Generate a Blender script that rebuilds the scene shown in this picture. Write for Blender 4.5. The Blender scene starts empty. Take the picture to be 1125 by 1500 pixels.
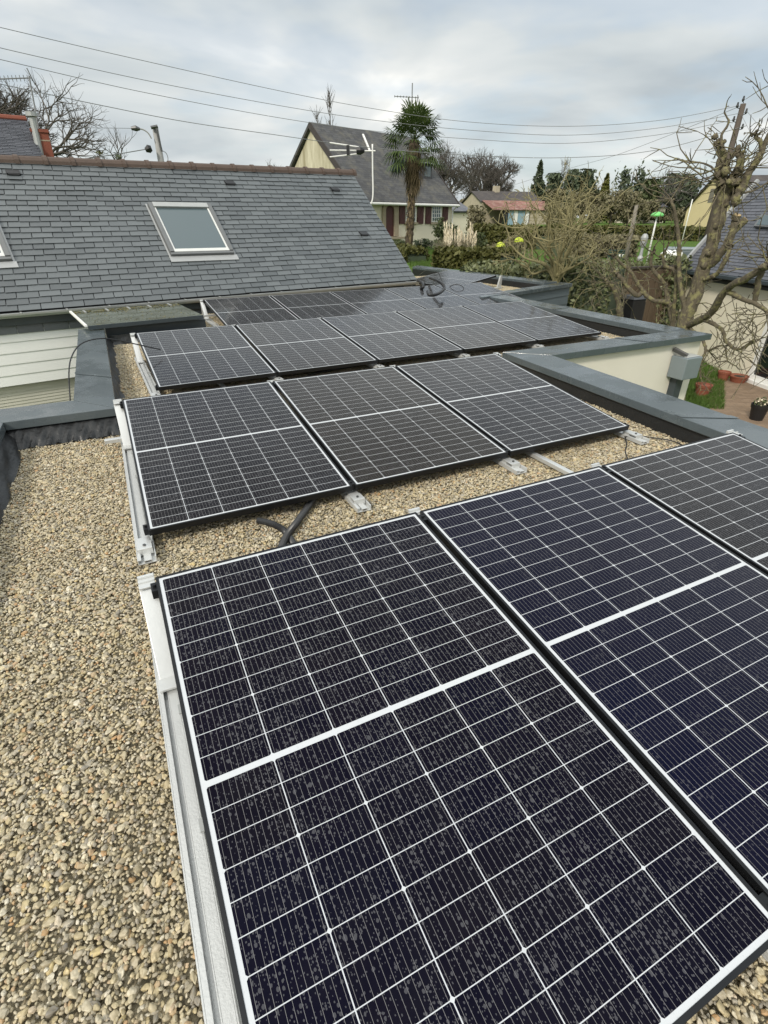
import bpy, math, random
import numpy as np
from math import sin, cos, pi, radians, sqrt, atan2
from mathutils import Vector, Matrix

# ------------------------------------------------------------------ camera, world, sun, exposure
S = bpy.context.scene
CAM = np.array([0.0677, -1.8276, 1.536])
YAW, PITCH, FL = 0.4593, 0.5174, 756.93
cy, sy, cp, sp = cos(YAW), sin(YAW), cos(PITCH), sin(PITCH)
FWD = np.array([sy*cp, cy*cp, -sp]); RGT = np.array([cy, -sy, 0.0]); UPV = np.cross(RGT, FWD)
cam = bpy.data.cameras.new('camera'); camo = bpy.data.objects.new('camera', cam)
S.collection.objects.link(camo)
camo.matrix_world = Matrix(((RGT[0], UPV[0], -FWD[0], CAM[0]), (RGT[1], UPV[1], -FWD[1], CAM[1]),
                            (RGT[2], UPV[2], -FWD[2], CAM[2]), (0, 0, 0, 1)))
cam.sensor_fit = 'VERTICAL'; cam.sensor_height = 36; cam.sensor_width = 27; cam.lens = FL/1500*36
cam.clip_start = 0.05; cam.clip_end = 3000
S.camera = camo

SUN_EL, SUN_AZ = radians(38), radians(236)      # azimuth clockwise from +Y
W = bpy.data.worlds.new('World'); S.world = W; W.use_nodes = True
def build_world():
    nt = W.node_tree; nt.nodes.clear(); N = nt.nodes.new; L = nt.links.new
    out = N('ShaderNodeOutputWorld')
    sky = N('ShaderNodeTexSky'); sky.sky_type = 'NISHITA'; sky.sun_disc = False
    sky.sun_elevation = SUN_EL; sky.sun_rotation = SUN_AZ
    bg1 = N('ShaderNodeBackground'); bg1.inputs[1].default_value = 0.10
    L(sky.outputs[0], bg1.inputs[0])
    tc = N('ShaderNodeTexCoord')
    sep = N('ShaderNodeSeparateXYZ'); L(tc.outputs['Generated'], sep.inputs[0])
    def m(op, a, b=None, c=None):
        n = N('ShaderNodeMath'); n.operation = op
        for k, v in enumerate((a, b, c)):
            if v is None: continue
            if isinstance(v, (int, float)): n.inputs[k].default_value = v
            else: L(v, n.inputs[k])
        return n.outputs[0]
    zc = m('MAXIMUM', sep.outputs[2], 0.0)
    den = m('ADD', zc, 0.16)
    com = N('ShaderNodeCombineXYZ'); L(m('DIVIDE', sep.outputs[0], den), com.inputs[0]); L(m('DIVIDE', sep.outputs[1], den), com.inputs[1])
    n1 = N('ShaderNodeTexNoise'); n1.inputs['Scale'].default_value = 0.75; n1.inputs['Detail'].default_value = 5; n1.inputs['Roughness'].default_value = 0.5
    n1.inputs['Distortion'].default_value = 0.35
    mp = N('ShaderNodeMapping'); mp.inputs['Location'].default_value = (3.1, 1.7, 0.4); L(com.outputs[0], mp.inputs[0]); L(mp.outputs[0], n1.inputs[0])
    n2 = N('ShaderNodeTexNoise'); n2.inputs['Scale'].default_value = 1.7; n2.inputs['Detail'].default_value = 4
    mp2 = N('ShaderNodeMapping'); mp2.inputs['Location'].default_value = (9.3, 4.1, 2.0); L(com.outputs[0], mp2.inputs[0]); L(mp2.outputs[0], n2.inputs[0])
    # grey layer cloud, brighter and darker patches
    r1 = N('ShaderNodeValToRGB'); e = r1.color_ramp.elements
    e[0].position = 0.33; e[0].color = (0.42, 0.47, 0.50, 1); e[1].position = 0.66; e[1].color = (1.02, 1.00, 0.94, 1)
    k = e.new(0.45); k.color = (0.57, 0.61, 0.62, 1)
    k = e.new(0.55); k.color = (0.70, 0.72, 0.71, 1)
    L(n1.outputs['Fac'], r1.inputs[0])
    up = N('ShaderNodeMapRange'); up.inputs[1].default_value = 0.25; up.inputs[2].default_value = 0.95; up.inputs[3].default_value = 1.0; up.inputs[4].default_value = 1.75
    L(zc, up.inputs[0])
    bg2 = N('ShaderNodeBackground'); L(r1.outputs[0], bg2.inputs[0]); L(up.outputs[0], bg2.inputs[1])
    r2 = N('ShaderNodeValToRGB'); e = r2.color_ramp.elements
    e[0].position = 0.40; e[0].color = (0.72, 0.72, 0.72, 1); e[1].position = 0.55; e[1].color = (1, 1, 1, 1)
    L(n2.outputs['Fac'], r2.inputs[0])
    mx = N('ShaderNodeMixShader'); L(r2.outputs[0], mx.inputs[0]); L(bg1.outputs[0], mx.inputs[1]); L(bg2.outputs[0], mx.inputs[2])
    L(mx.outputs[0], out.inputs[0])
build_world()
sl = bpy.data.lights.new('sun', 'SUN'); sl.energy = 2.3; sl.angle = radians(9); sl.color = (1.0, 0.93, 0.82)
so = bpy.data.objects.new('sun', sl); S.collection.objects.link(so)
so.rotation_euler = Vector((-sin(SUN_AZ)*cos(SUN_EL), -cos(SUN_AZ)*cos(SUN_EL), -sin(SUN_EL))).to_track_quat('-Z', 'Y').to_euler()
S.view_settings.view_transform = 'Standard'; S.view_settings.look = 'None'
S.view_settings.exposure = 0.27; S.view_settings.gamma = 1.0

# ------------------------------------------------------------------ helpers: photo ray -> real position
def ray(x, y): return RGT*(x-562.5)/FL + UPV*(750-y)/FL + FWD
def atz(x, y, z): d = ray(x, y); return CAM + d*(z-CAM[2])/d[2]
def aty(x, y, Y): d = ray(x, y); return CAM + d*(Y-CAM[1])/d[1]
def atd(x, y, D): d = ray(x, y); return CAM + d*D/np.hypot(d[0], d[1])
def atp(x, y, P, n): d = ray(x, y); return CAM + d*((np.asarray(P)-CAM)@n)/(d@n)
def unit(v): v = np.asarray(v, float); return v/np.linalg.norm(v)
UZ = np.array([0, 0, 1.0])

class MB:
    def __init__(s): s.v = []; s.f = []; s.n = 0
    def add(s, v, f):
        v = np.asarray(v, float).reshape(-1, 3); s.v.append(v)
        s.f.extend([tuple(int(i)+s.n for i in q) for q in f]); s.n += len(v); return s
    def quad(s, a, b, c, d): return s.add([a, b, c, d], [(0, 1, 2, 3)])
    def poly(s, pts): return s.add(pts, [tuple(range(len(pts)))])
    def hexa(s, b, t):      # bottom and top rings of n points
        n = len(b); f = [tuple(range(n))[::-1], tuple(range(n, 2*n))]
        f += [(i, (i+1) % n, n+(i+1) % n, n+i) for i in range(n)]
        return s.add(list(b)+list(t), f)
    def prism(s, pts, z0, z1): return s.hexa([(p[0], p[1], z0) for p in pts], [(p[0], p[1], z1) for p in pts])
    def slab(s, pts, vec):   # extrude polygon along vec
        p = [np.asarray(q, float) for q in pts]; return s.hexa(p, [q+np.asarray(vec) for q in p])
    def box(s, x0, x1, y0, y1, z0, z1): return s.prism([(x0, y0), (x1, y0), (x1, y1), (x0, y1)], z0, z1)
    def bar(s, a, b, w, h, up=UZ):
        a = np.asarray(a, float); b = np.asarray(b, float); d = unit(b-a); r = np.cross(d, up)
        r = unit(r) if np.linalg.norm(r) > 1e-6 else np.array([1.0, 0, 0]); u = np.cross(r, d)
        c = [-r*w/2-u*h/2, r*w/2-u*h/2, r*w/2+u*h/2, -r*w/2+u*h/2]
        return s.hexa([a+q for q in c], [b+q for q in c])
    def tube(s, pts, rad, k=6, cap=True):
        P = np.asarray(pts, float); n = len(P)
        R = np.full(n, rad, float) if np.isscalar(rad) else np.asarray(rad, float)
        T = np.gradient(P, axis=0); T /= (np.linalg.norm(T, axis=1)[:, None]+1e-12)
        ref = UZ if abs(T[0][2]) < 0.9 else np.array([1.0, 0, 0])
        u = unit(np.cross(ref, T[0])); V = []
        an = np.arange(k)*2*pi/k
        for i in range(n):
            u = u - T[i]*(u@T[i]); u = u/(np.linalg.norm(u)+1e-12); w = np.cross(T[i], u)
            V.append(P[i]+R[i]*(np.cos(an)[:, None]*u+np.sin(an)[:, None]*w))
        f = []
        for i in range(n-1):
            for j in range(k):
                f.append((i*k+j, i*k+(j+1) % k, (i+1)*k+(j+1) % k, (i+1)*k+j))
        if cap: f += [tuple(range(k))[::-1], tuple(range((n-1)*k, n*k))]
        return s.add(np.concatenate(V), f)
    def lathe(s, c, prof, k=16):   # prof: (r, z) rows
        c = np.asarray(c, float); an = np.arange(k)*2*pi/k; V = []
        for r, z in prof: V.append(np.stack([c[0]+r*np.cos(an), c[1]+r*np.sin(an), np.full(k, c[2]+z)], 1))
        n = len(prof); f = [(i*k+j, i*k+(j+1) % k, (i+1)*k+(j+1) % k, (i+1)*k+j) for i in range(n-1) for j in range(k)]
        f += [tuple(range(k))[::-1], tuple(range((n-1)*k, n*k))]
        return s.add(np.concatenate(V), f)
    def blob(s, c, r, rng, k=10, m=7, j=0.12):
        c = np.asarray(c, float); r = np.ones(3)*r; V = []
        for a in range(m+1):
            th = pi*a/m
            for b in range(k):
                ph = 2*pi*b/k; q = 1+rng.uniform(-j, j)
                V.append(c+r*q*np.array([sin(th)*cos(ph), sin(th)*sin(ph), cos(th)]))
        f = [(a*k+b, a*k+(b+1) % k, (a+1)*k+(b+1) % k, (a+1)*k+b) for a in range(m) for b in range(k)]
        return s.add(V, f)
    def build(s, name, mat, parent=None, smooth=False, bevel=0):
        me = bpy.data.meshes.new(name); me.from_pydata(np.concatenate(s.v).tolist(), [], s.f)
        me.materials.append(mat)
        if smooth: me.polygons.foreach_set('use_smooth', [True]*len(me.polygons))
        me.update(); o = bpy.data.objects.new(name, me); S.collection.objects.link(o)
        if bevel:
            md = o.modifiers.new('bevel', 'BEVEL'); md.width = bevel; md.segments = 2; md.limit_method = 'ANGLE'
        if parent is not None: adopt(o, parent)
        return o
def fastmesh(name, V, Q, mat, parent=None, smooth=False, col=None):
    """V (n,3), Q (m,4) numpy"""
    me = bpy.data.meshes.new(name); n, m = len(V), len(Q); k = Q.shape[1]
    me.vertices.add(n); me.vertices.foreach_set('co', V.astype(np.float32).ravel())
    me.loops.add(m*k); me.loops.foreach_set('vertex_index', Q.astype(np.int32).ravel())
    me.polygons.add(m); me.polygons.foreach_set('loop_start', np.arange(0, m*k, k, dtype=np.int32))
    if smooth: me.polygons.foreach_set('use_smooth', np.ones(m, bool))
    me.materials.append(mat); me.update(calc_edges=True); me.validate()
    o = bpy.data.objects.new(name, me); S.collection.objects.link(o)
    if parent is not None: adopt(o, parent)
    return o
def adopt(o, parent):
    """parent keeping the world-space mesh where it is (parents here are unrotated empties or meshes built in world space)"""
    o.parent = parent; o.matrix_parent_inverse = world_of(parent).inverted()
def world_of(o):
    if o.parent is None: return o.matrix_basis.copy()
    return world_of(o.parent) @ o.matrix_parent_inverse @ o.matrix_basis
def tag(o, label=None, cat=None, group=None, kind=None):
    if label: o['label'] = label
    if cat: o['category'] = cat
    if group: o['group'] = group
    if kind: o['kind'] = kind
    return o
def thing(name, label, cat, loc=(0, 0, 0), group=None):
    o = bpy.data.objects.new(name, None); o.empty_display_size = 0.2; S.collection.objects.link(o)
    o.location = [float(q) for q in loc]; return tag(o, label, cat, group)

# ------------------------------------------------------------------ materials
def newmat(name):
    m = bpy.data.materials.new(name); m.use_nodes = True; nt = m.node_tree
    b = nt.nodes['Principled BSDF']; return m, nt, b
class NT:
    def __init__(s, nt): s.nt = nt
    def n(s, t, **k):
        x = s.nt.nodes.new(t)
        for a, v in k.items(): setattr(x, a, v)
        return x
    def l(s, a, b): s.nt.links.new(a, b)
    def m(s, op, a, b=None, c=None, clamp=False):
        x = s.nt.nodes.new('ShaderNodeMath'); x.operation = op; x.use_clamp = clamp
        for k, v in enumerate((a, b, c)):
            if v is None: continue
            if isinstance(v, (int, float)): x.inputs[k].default_value = v
            else: s.l(v, x.inputs[k])
        return x.outputs[0]
    def mix(s, f, a, b):
        x = s.nt.nodes.new('ShaderNodeMix'); x.data_type = 'RGBA'
        for k, v in ((0, f), (6, a), (7, b)):
            if isinstance(v, (int, float)): x.inputs[k].default_value = v
            elif isinstance(v, tuple): x.inputs[k].default_value = (*v[:3], 1)
            else: s.l(v, x.inputs[k])
        return x.outputs[2]
    def noise(s, vec, scale, detail=4, rough=0.55):
        x = s.nt.nodes.new('ShaderNodeTexNoise'); x.inputs['Scale'].default_value = scale
        x.inputs['Detail'].default_value = detail; x.inputs['Roughness'].default_value = rough
        if vec is not None: s.l(vec, x.inputs[0])
        return x.outputs['Fac']
    def ramp(s, f, stops, interp='LINEAR'):
        x = s.nt.nodes.new('ShaderNodeValToRGB'); x.color_ramp.interpolation = interp; e = x.color_ramp.elements
        while len(e) < len(stops): e.new(0.5)
        for k, (p, c) in enumerate(stops):
            e[k].position = p; e[k].color = (*c, 1) if isinstance(c, tuple) else (c, c, c, 1)
        s.l(f, x.inputs[0]); return x.outputs[0]
    def bump(s, h, strength, dist, nrm=None):
        x = s.nt.nodes.new('ShaderNodeBump'); x.inputs['Strength'].default_value = strength; x.inputs['Distance'].default_value = dist
        s.l(h, x.inputs['Height'])
        if nrm is not None: s.l(nrm, x.inputs['Normal'])
        return x.outputs[0]
    def obj(s): return s.n('ShaderNodeTexCoord').outputs['Object']
def plain(name, col, rough=0.6, metal=0.0, var=0.25, scale=4.0, bump=0.0, bscale=40.0, spec=0.5, spots=None):
    m, nt, b = newmat(name); k = NT(nt); o = k.obj()
    f = k.noise(o, scale, 6, 0.6)
    c = k.mix(f, tuple(q*(1-var) for q in col), tuple(min(1, q*(1+var)) for q in col))
    if spots:
        sc, th, sc_col = spots
        g = k.ramp(k.noise(o, sc, 5, 0.65), [(th, 0.0), (th+0.12, 1.0)]); c = k.mix(g, c, sc_col)
    k.l(c, b.inputs['Base Color']); b.inputs['Roughness'].default_value = rough; b.inputs['Metallic'].default_value = metal
    b.inputs['Specular IOR Level'].default_value = spec
    if bump: k.l(k.bump(k.noise(o, bscale, 5), bump, 0.01), b.inputs['Normal'])
    return m
def leafmat(name, c0, c1, rough=0.6, trans=0.0):
    m, nt, b = newmat(name); k = NT(nt); g = k.n('ShaderNodeNewGeometry')
    o = k.obj(); f = k.m('ADD', k.m('MULTIPLY', g.outputs['Random Per Island'], 0.6), k.m('MULTIPLY', k.noise(o, 1.5, 3), 0.5))
    k.l(k.mix(f, c0, c1), b.inputs['Base Color']); b.inputs['Roughness'].default_value = rough; b.inputs['Specular IOR Level'].default_value = 0.25
    return m
def islandmat(name, c0, c1, rough=0.5, scale=6, nz=0.4, spec=0.5, lichen=None, bump=0.3):
    m, nt, b = newmat(name); k = NT(nt); g = k.n('ShaderNodeNewGeometry'); o = k.obj()
    f = k.m('ADD', k.m('MULTIPLY', g.outputs['Random Per Island'], 1-nz), k.m('MULTIPLY', k.noise(o, scale, 6), nz))
    c = k.mix(f, c0, c1)
    if lichen:
        q = k.ramp(k.noise(o, lichen[0], 6, 0.7), [(lichen[1], 0.0), (lichen[1]+0.1, 1.0)]); c = k.mix(q, c, lichen[2])
    k.l(c, b.inputs['Base Color']); b.inputs['Specular IOR Level'].default_value = spec
    r = k.m('ADD', rough-0.08, k.m('MULTIPLY', g.outputs['Random Per Island'], 0.16)); k.l(r, b.inputs['Roughness'])
    k.l(k.bump(k.noise(o, 25, 6), bump, 0.01), b.inputs['Normal'])
    return m

def panel_mat(name, cell0, cell1, drops, density=0.5, rough=0.085):
    """monocrystalline cells under glass: 6 columns, 2 x 12 rows, ribbons, white backsheet lines, rain drops"""
    PW, PL = 1.134, 1.743
    m, nt, b = newmat(name); k = NT(nt); o = k.obj()
    sep = k.n('ShaderNodeSeparateXYZ'); k.l(o, sep.inputs[0])
    u = sep.outputs[0]; v = k.m('MULTIPLY', sep.outputs[1], -1.0)
    mg, mid = 0.011, 0.016
    cw = (PW-2*mg)/6; ch = (PL-2*mg-mid)/24; half = mg+12*ch
    uu = k.m('SUBTRACT', u, mg)
    second = k.m('GREATER_THAN', v, half+mid/2)
    vv = k.m('SUBTRACT', k.m('SUBTRACT', v, mg), k.m('MULTIPLY', second, mid))
    du = k.m('PINGPONG', uu, cw/2); dv = k.m('PINGPONG', vv, ch/2)
    du3 = du; dv3 = k.m('PINGPONG', vv, ch*1.5)
    lc = k.m('LESS_THAN', du, 0.0014); lr = k.m('LESS_THAN', dv, 0.00105)
    dia = k.m('LESS_THAN', k.m('ADD', du3, dv3), 0.0068)
    bo = k.m('LESS_THAN', k.m('MINIMUM', k.m('MINIMUM', u, k.m('SUBTRACT', PW, u)), k.m('MINIMUM', v, k.m('SUBTRACT', PL, v))), mg)
    ml = k.m('LESS_THAN', k.m('ABSOLUTE', k.m('SUBTRACT', v, half+mid/2)), mid/2)
    white = k.m('MAXIMUM', k.m('MAXIMUM', k.m('MAXIMUM', lc, lr), k.m('MAXIMUM', dia, bo)), ml)
    bw = cw/11; bus = k.m('LESS_THAN', k.m('PINGPONG', k.m('ADD', uu, bw/2), bw/2), 0.00042)
    fin = k.m('LESS_THAN', k.m('PINGPONG', vv, 0.00075), 0.00012)
    info = k.n('ShaderNodeObjectInfo'); rnd = info.outputs['Random']
    f = k.noise(o, 1.1, 2, 0.5)
    cc = k.n('ShaderNodeTexWhiteNoise', noise_dimensions='2D')
    cell = k.n('ShaderNodeCombineXYZ'); k.l(k.m('FLOOR', k.m('DIVIDE', uu, cw)), cell.inputs[0]); k.l(k.m('FLOOR', k.m('DIVIDE', vv, ch*3)), cell.inputs[1])
    k.l(cell.outputs[0], cc.inputs['Vector'])
    f2 = k.m('ADD', k.m('MULTIPLY', f, 0.7), k.m('MULTIPLY', cc.outputs['Value'], 0.3))
    c = k.mix(f2, cell0, cell1)
    c = k.mix(k.m('MULTIPLY', fin, 0.15), c, (0.03, 0.03, 0.035))
    c = k.mix(k.m('MULTIPLY', bus, 0.8), c, (0.24, 0.235, 0.235))
    c = k.mix(white, c, (0.54, 0.56, 0.58))
    # rain drops: three sizes
    off = k.n('ShaderNodeVectorMath', operation='ADD'); cv = k.n('ShaderNodeCombineXYZ')
    k.l(k.m('MULTIPLY', rnd, 37.0), cv.inputs[0]); k.l(k.m('MULTIPLY', rnd, 91.0), cv.inputs[1]); k.l(o, off.inputs[0]); k.l(cv.outputs[0], off.inputs[1])
    sc2 = k.n('ShaderNodeMapping'); sc2.inputs['Scale'].default_value = (1.12, 0.86, 0); k.l(off.outputs[0], sc2.inputs[0])
    wob = k.n('ShaderNodeTexNoise'); wob.inputs['Scale'].default_value = 160; wob.inputs['Detail'].default_value = 1; k.l(sc2.outputs[0], wob.inputs[0])
    wa = k.n('ShaderNodeVectorMath', operation='MULTIPLY_ADD'); wa.inputs[1].default_value = (0.0028, 0.0028, 0); k.l(wob.outputs['Color'], wa.inputs[0]); k.l(sc2.outputs[0], wa.inputs[2])
    clump = k.ramp(k.noise(off.outputs[0], 5.0, 3), [(0.30, 0.62), (0.70, 1.0)])
    mask = None; hgt = None
    for scale, rmax, thr in ((44, 0.0066, 1.46-density), (80, 0.0042, 1.30-density), (150, 0.0021, 1.22-density)):
        vo = k.n('ShaderNodeTexVoronoi', voronoi_dimensions='2D'); vo.inputs['Scale'].default_value = scale; k.l(wa.outputs[0], vo.inputs['Vector'])
        s3 = k.n('ShaderNodeSeparateColor'); k.l(vo.outputs['Color'], s3.inputs[0])
        on = k.m('GREATER_THAN', k.m('MULTIPLY', s3.outputs[0], clump), thr)
        r = k.m('MULTIPLY', k.m('ADD', 0.45, k.m('MULTIPLY', s3.outputs[1], 0.55)), rmax*scale)
        t = k.m('DIVIDE', vo.outputs['Distance'], r)
        ins = k.m('MULTIPLY', k.m('LESS_THAN', t, 1.0), on)
        h = k.m('MULTIPLY', k.m('SQRT', k.m('MAXIMUM', k.m('SUBTRACT', 1.0, k.m('MULTIPLY', t, t)), 0.0)), k.m('MULTIPLY', on, rmax*0.35))
        mask = ins if mask is None else k.m('MAXIMUM', mask, ins); hgt = h if hgt is None else k.m('MAXIMUM', hgt, h)
    c = k.mix(k.m('MULTIPLY', k.m('MULTIPLY', mask, drops), k.m('SUBTRACT', 1.0, k.m('MULTIPLY', white, 0.85))), c, (0.115, 0.115, 0.125))
    dust = k.ramp(k.noise(off.outputs[0], 9, 6, 0.7), [(0.35, 0.0), (0.8, 1.0)])
    c = k.mix(k.m('MULTIPLY', dust, 0.012), c, (0.35, 0.31, 0.25))
    k.l(c, b.inputs['Base Color']); b.inputs['Roughness'].default_value = 0.6; b.inputs['Specular IOR Level'].default_value = 0.0
    bn = k.n('ShaderNodeBump'); bn.inputs['Strength'].default_value = 0.30; bn.inputs['Distance'].default_value = 1.0; k.l(hgt, bn.inputs['Height'])
    # anti-reflection glass: almost nothing mirrored face on, the sky and the roof mirrored at a grazing angle (Schlick)
    lw = k.n('ShaderNodeLayerWeight'); lw.inputs['Blend'].default_value = 0.5
    fr = k.m('ADD', 0.0025, k.m('MULTIPLY', k.m('POWER', lw.outputs['Facing'], 4.0), 0.92))
    gl = k.n('ShaderNodeBsdfGlossy'); k.l(k.m('ADD', rough, k.m('MULTIPLY', mask, 0.12)), gl.inputs['Roughness']); k.l(bn.outputs[0], gl.inputs['Normal'])
    mx = k.n('ShaderNodeMixShader'); k.l(fr, mx.inputs[0]); k.l(b.outputs[0], mx.inputs[1]); k.l(gl.outputs[0], mx.inputs[2])
    k.l(mx.outputs[0], nt.nodes['Material Output'].inputs['Surface'])
    return m

M = {}
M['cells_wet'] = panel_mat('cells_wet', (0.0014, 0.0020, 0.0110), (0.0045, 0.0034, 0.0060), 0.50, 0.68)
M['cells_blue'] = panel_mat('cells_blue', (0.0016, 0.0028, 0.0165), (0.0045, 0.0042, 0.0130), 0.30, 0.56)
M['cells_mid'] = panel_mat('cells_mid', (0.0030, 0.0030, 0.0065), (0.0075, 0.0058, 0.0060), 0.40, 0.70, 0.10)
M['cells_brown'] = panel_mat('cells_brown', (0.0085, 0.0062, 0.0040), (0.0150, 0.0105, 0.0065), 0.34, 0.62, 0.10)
M['frame'] = plain('black_anodised', (0.018, 0.019, 0.021), 0.38, 0.6, 0.2, 20)
M['alu'] = plain('aluminium', (0.66, 0.67, 0.66), 0.40, 0.55, 0.06, 9, 0.06, 60)
M['alu_matt'] = plain('aluminium_wet', (0.60, 0.61, 0.60), 0.42, 0.4, 0.08, 12, 0.18, 140)
M['plastic'] = plain('black_plastic', (0.012, 0.012, 0.013), 0.42, 0, 0.3, 10)
M['conduit'] = plain('grey_conduit', (0.035, 0.036, 0.038), 0.38, 0, 0.3, 30)
M['bolt'] = plain('dark_steel', (0.12, 0.12, 0.12), 0.4, 0.8, 0.2, 20)
def coping_mat():
    m, nt, b = newmat('coping_sheet'); k = NT(nt); o = k.obj()
    f = k.noise(o, 2.2, 5, 0.6); c = k.mix(f, (0.062, 0.078, 0.086), (0.094, 0.113, 0.121))
    st = k.ramp(k.noise(o, 2.6, 6, 0.6), [(0.50, 0.0), (0.75, 1.0)]); c = k.mix(k.m('MULTIPLY', st, 0.25), c, (0.19, 0.215, 0.22))
    k.l(c, b.inputs['Base Color'])
    wet = k.ramp(k.noise(o, 3.0, 5, 0.6), [(0.46, 0.0), (0.56, 1.0)])
    k.l(k.m('SUBTRACT', 0.34, k.m('MULTIPLY', wet, 0.24)), b.inputs['Roughness'])
    k.l(k.bump(k.noise(o, 90, 3), 0.08, 0.01), b.inputs['Normal'])
    return m
M['coping'] = coping_mat()
M['coping_dark'] = plain('coping_fascia', (0.038, 0.050, 0.057), 0.4, 0, 0.25, 6)
M['membrane'] = plain('roof_membrane', (0.016, 0.017, 0.018), 0.42, 0, 0.45, 6, 0.5, 30)
M['render'] = plain('cream_render', (0.70, 0.665, 0.57), 0.85, 0, 0.06, 2.0, 0.25, 180)
M['render_y'] = plain('yellowish_render', (0.72, 0.665, 0.53), 0.85, 0, 0.07, 1.5, 0.2, 120, spots=(0.9, 0.6, (0.55, 0.50, 0.33)))
M['clad'] = plain('grey_cladding', (0.10, 0.125, 0.14), 0.5, 0, 0.15, 5)
M['clad_white'] = plain('white_cladding', (0.78, 0.79, 0.78), 0.55, 0, 0.05, 3, 0.1, 60)
M['shutter_beige'] = plain('beige_shutter', (0.50, 0.49, 0.42), 0.6, 0, 0.08, 3)
M['slate'] = islandmat('slate', (0.060, 0.069, 0.074), (0.132, 0.147, 0.154), 0.40, 7, 0.35, 0.5, (9, 0.70, (0.20, 0.205, 0.20)))
M['slate_dark'] = islandmat('slate_dark', (0.055, 0.06, 0.072), (0.115, 0.12, 0.14), 0.45, 7, 0.3, 0.5, (5, 0.66, (0.16, 0.155, 0.13)))
M['underlay'] = plain('underlay', (0.012, 0.012, 0.013), 0.9)
M['ridge'] = plain('ridge_tile_clay', (0.088, 0.060, 0.046), 0.7, 0, 0.3, 8, 0.4, 60, spots=(14, 0.64, (0.17, 0.15, 0.12)))
M['zinc'] = plain('zinc', (0.40, 0.41, 0.40), 0.45, 0.4, 0.15, 4)
M['lead'] = plain('lead_flashing', (0.36, 0.37, 0.37), 0.5, 0.2, 0.1, 6)
M['sky_frame'] = plain('skylight_cladding', (0.16, 0.165, 0.165), 0.4, 0.4, 0.15, 6)
M['sky_frame_l'] = plain('skylight_white', (0.62, 0.63, 0.61), 0.45, 0, 0.08, 6)
def glassmat(name, col, rough=0.04):
    m, nt, b = newmat(name); b.inputs['Base Color'].default_value = (*col, 1); b.inputs['Roughness'].default_value = rough
    k = NT(nt); k.l(k.bump(k.noise(k.obj(), 3, 3), 0.03, 0.02), b.inputs['Normal'])
    b.inputs['IOR'].default_value = 1.52; b.inputs['Coat Weight'].default_value = 0.4; return m
M['pane'] = glassmat('pane_light', (0.075, 0.105, 0.115))
M['pane_dark'] = glassmat('pane_dark', (0.012, 0.015, 0.016))
def canopy_mat():
    m, nt, b = newmat('canopy_glass'); k = NT(nt); o = k.obj()
    c = k.mix(k.ramp(k.noise(o, 3.0, 6, 0.7), [(0.45, 0.0), (0.7, 1.0)]), (0.28, 0.31, 0.25), (0.15, 0.15, 0.09))
    k.l(c, b.inputs['Base Color']); b.inputs['Roughness'].default_value = 0.07; b.inputs['Transmission Weight'].default_value = 0.55
    b.inputs['IOR'].default_value = 1.3; return m
M['canopy'] = canopy_mat()
M['moss'] = leafmat('moss_leaves', (0.05, 0.05, 0.014), (0.20, 0.17, 0.06))
M['bark'] = plain('lichened_bark', (0.105, 0.088, 0.058), 0.9, 0, 0.7, 22, 1.0, 40, spots=(11, 0.50, (0.200, 0.185, 0.085)))
M['bark_d'] = plain('dark_bark', (0.085, 0.074, 0.062), 0.9, 0, 0.3, 4)
M['bark_g'] = plain('grey_bark', (0.12, 0.11, 0.10), 0.9, 0, 0.3, 4)
M['twig_y'] = plain('yellow_twig', (0.22, 0.195, 0.095), 0.85, 0, 0.4, 5)
M['cut'] = plain('cut_wood', (0.42, 0.31, 0.16), 0.8, 0, 0.2, 20)
M['palm_trunk'] = plain('palm_trunk', (0.075, 0.055, 0.036), 0.95, 0, 0.5, 14, 1.0, 22)
M['palm_leaf'] = leafmat('palm_leaf', (0.026, 0.046, 0.012), (0.100, 0.140, 0.042), 0.45)
M['palm_dead'] = leafmat('palm_dead', (0.075, 0.055, 0.028), (0.19, 0.145, 0.08))
M['leaf_hedge'] = leafmat('hedge_leaf', (0.046, 0.062, 0.024), (0.19, 0.205, 0.10), 0.45)
M['leaf_low'] = leafmat('low_hedge_leaf', (0.036, 0.044, 0.010), (0.115, 0.112, 0.034))
M['leaf_dark'] = leafmat('dark_leaf', (0.036, 0.052, 0.034), (0.115, 0.140, 0.082))  # leaf colour lightened and blued to put slight distance haze on far trees
M['leaf_mid'] = leafmat('mid_leaf', (0.030, 0.044, 0.018), (0.095, 0.115, 0.048))
M['leaf_yel'] = leafmat('yellow_leaf', (0.055, 0.065, 0.012), (0.13, 0.135, 0.03))
M['leaf_brown'] = leafmat('brown_scrub', (0.090, 0.083, 0.048), (0.22, 0.20, 0.115))
M['leaf_lime'] = leafmat('lime_flower', (0.42, 0.52, 0.03), (0.62, 0.70, 0.10))
M['pampas'] = leafmat('pampas_plume', (0.62, 0.53, 0.38), (0.82, 0.74, 0.58))
M['grassblade'] = leafmat('grass_blade', (0.035, 0.070, 0.010), (0.090, 0.150, 0.028))
M['brick'] = plain('red_brick', (0.20, 0.060, 0.036), 0.85, 0, 0.3, 10, 0.4, 60)
M['wood_grey'] = plain('weathered_wood', (0.20, 0.18, 0.145), 0.85, 0, 0.25, 8)
M['pole_wood'] = plain('pole_wood', (0.085, 0.068, 0.055), 0.85, 0, 0.25, 8)
M['fence'] = islandmat('fence_board', (0.065, 0.046, 0.030), (0.145, 0.104, 0.068), 0.8, 12, 0.4, 0.3)
M['fence_cap'] = plain('fence_cap', (0.05, 0.04, 0.035), 0.7)
M['terracotta'] = plain('terracotta', (0.24, 0.075, 0.042), 0.7, 0, 0.25, 20)
M['soil'] = plain('soil', (0.035, 0.026, 0.018), 0.95)
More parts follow.
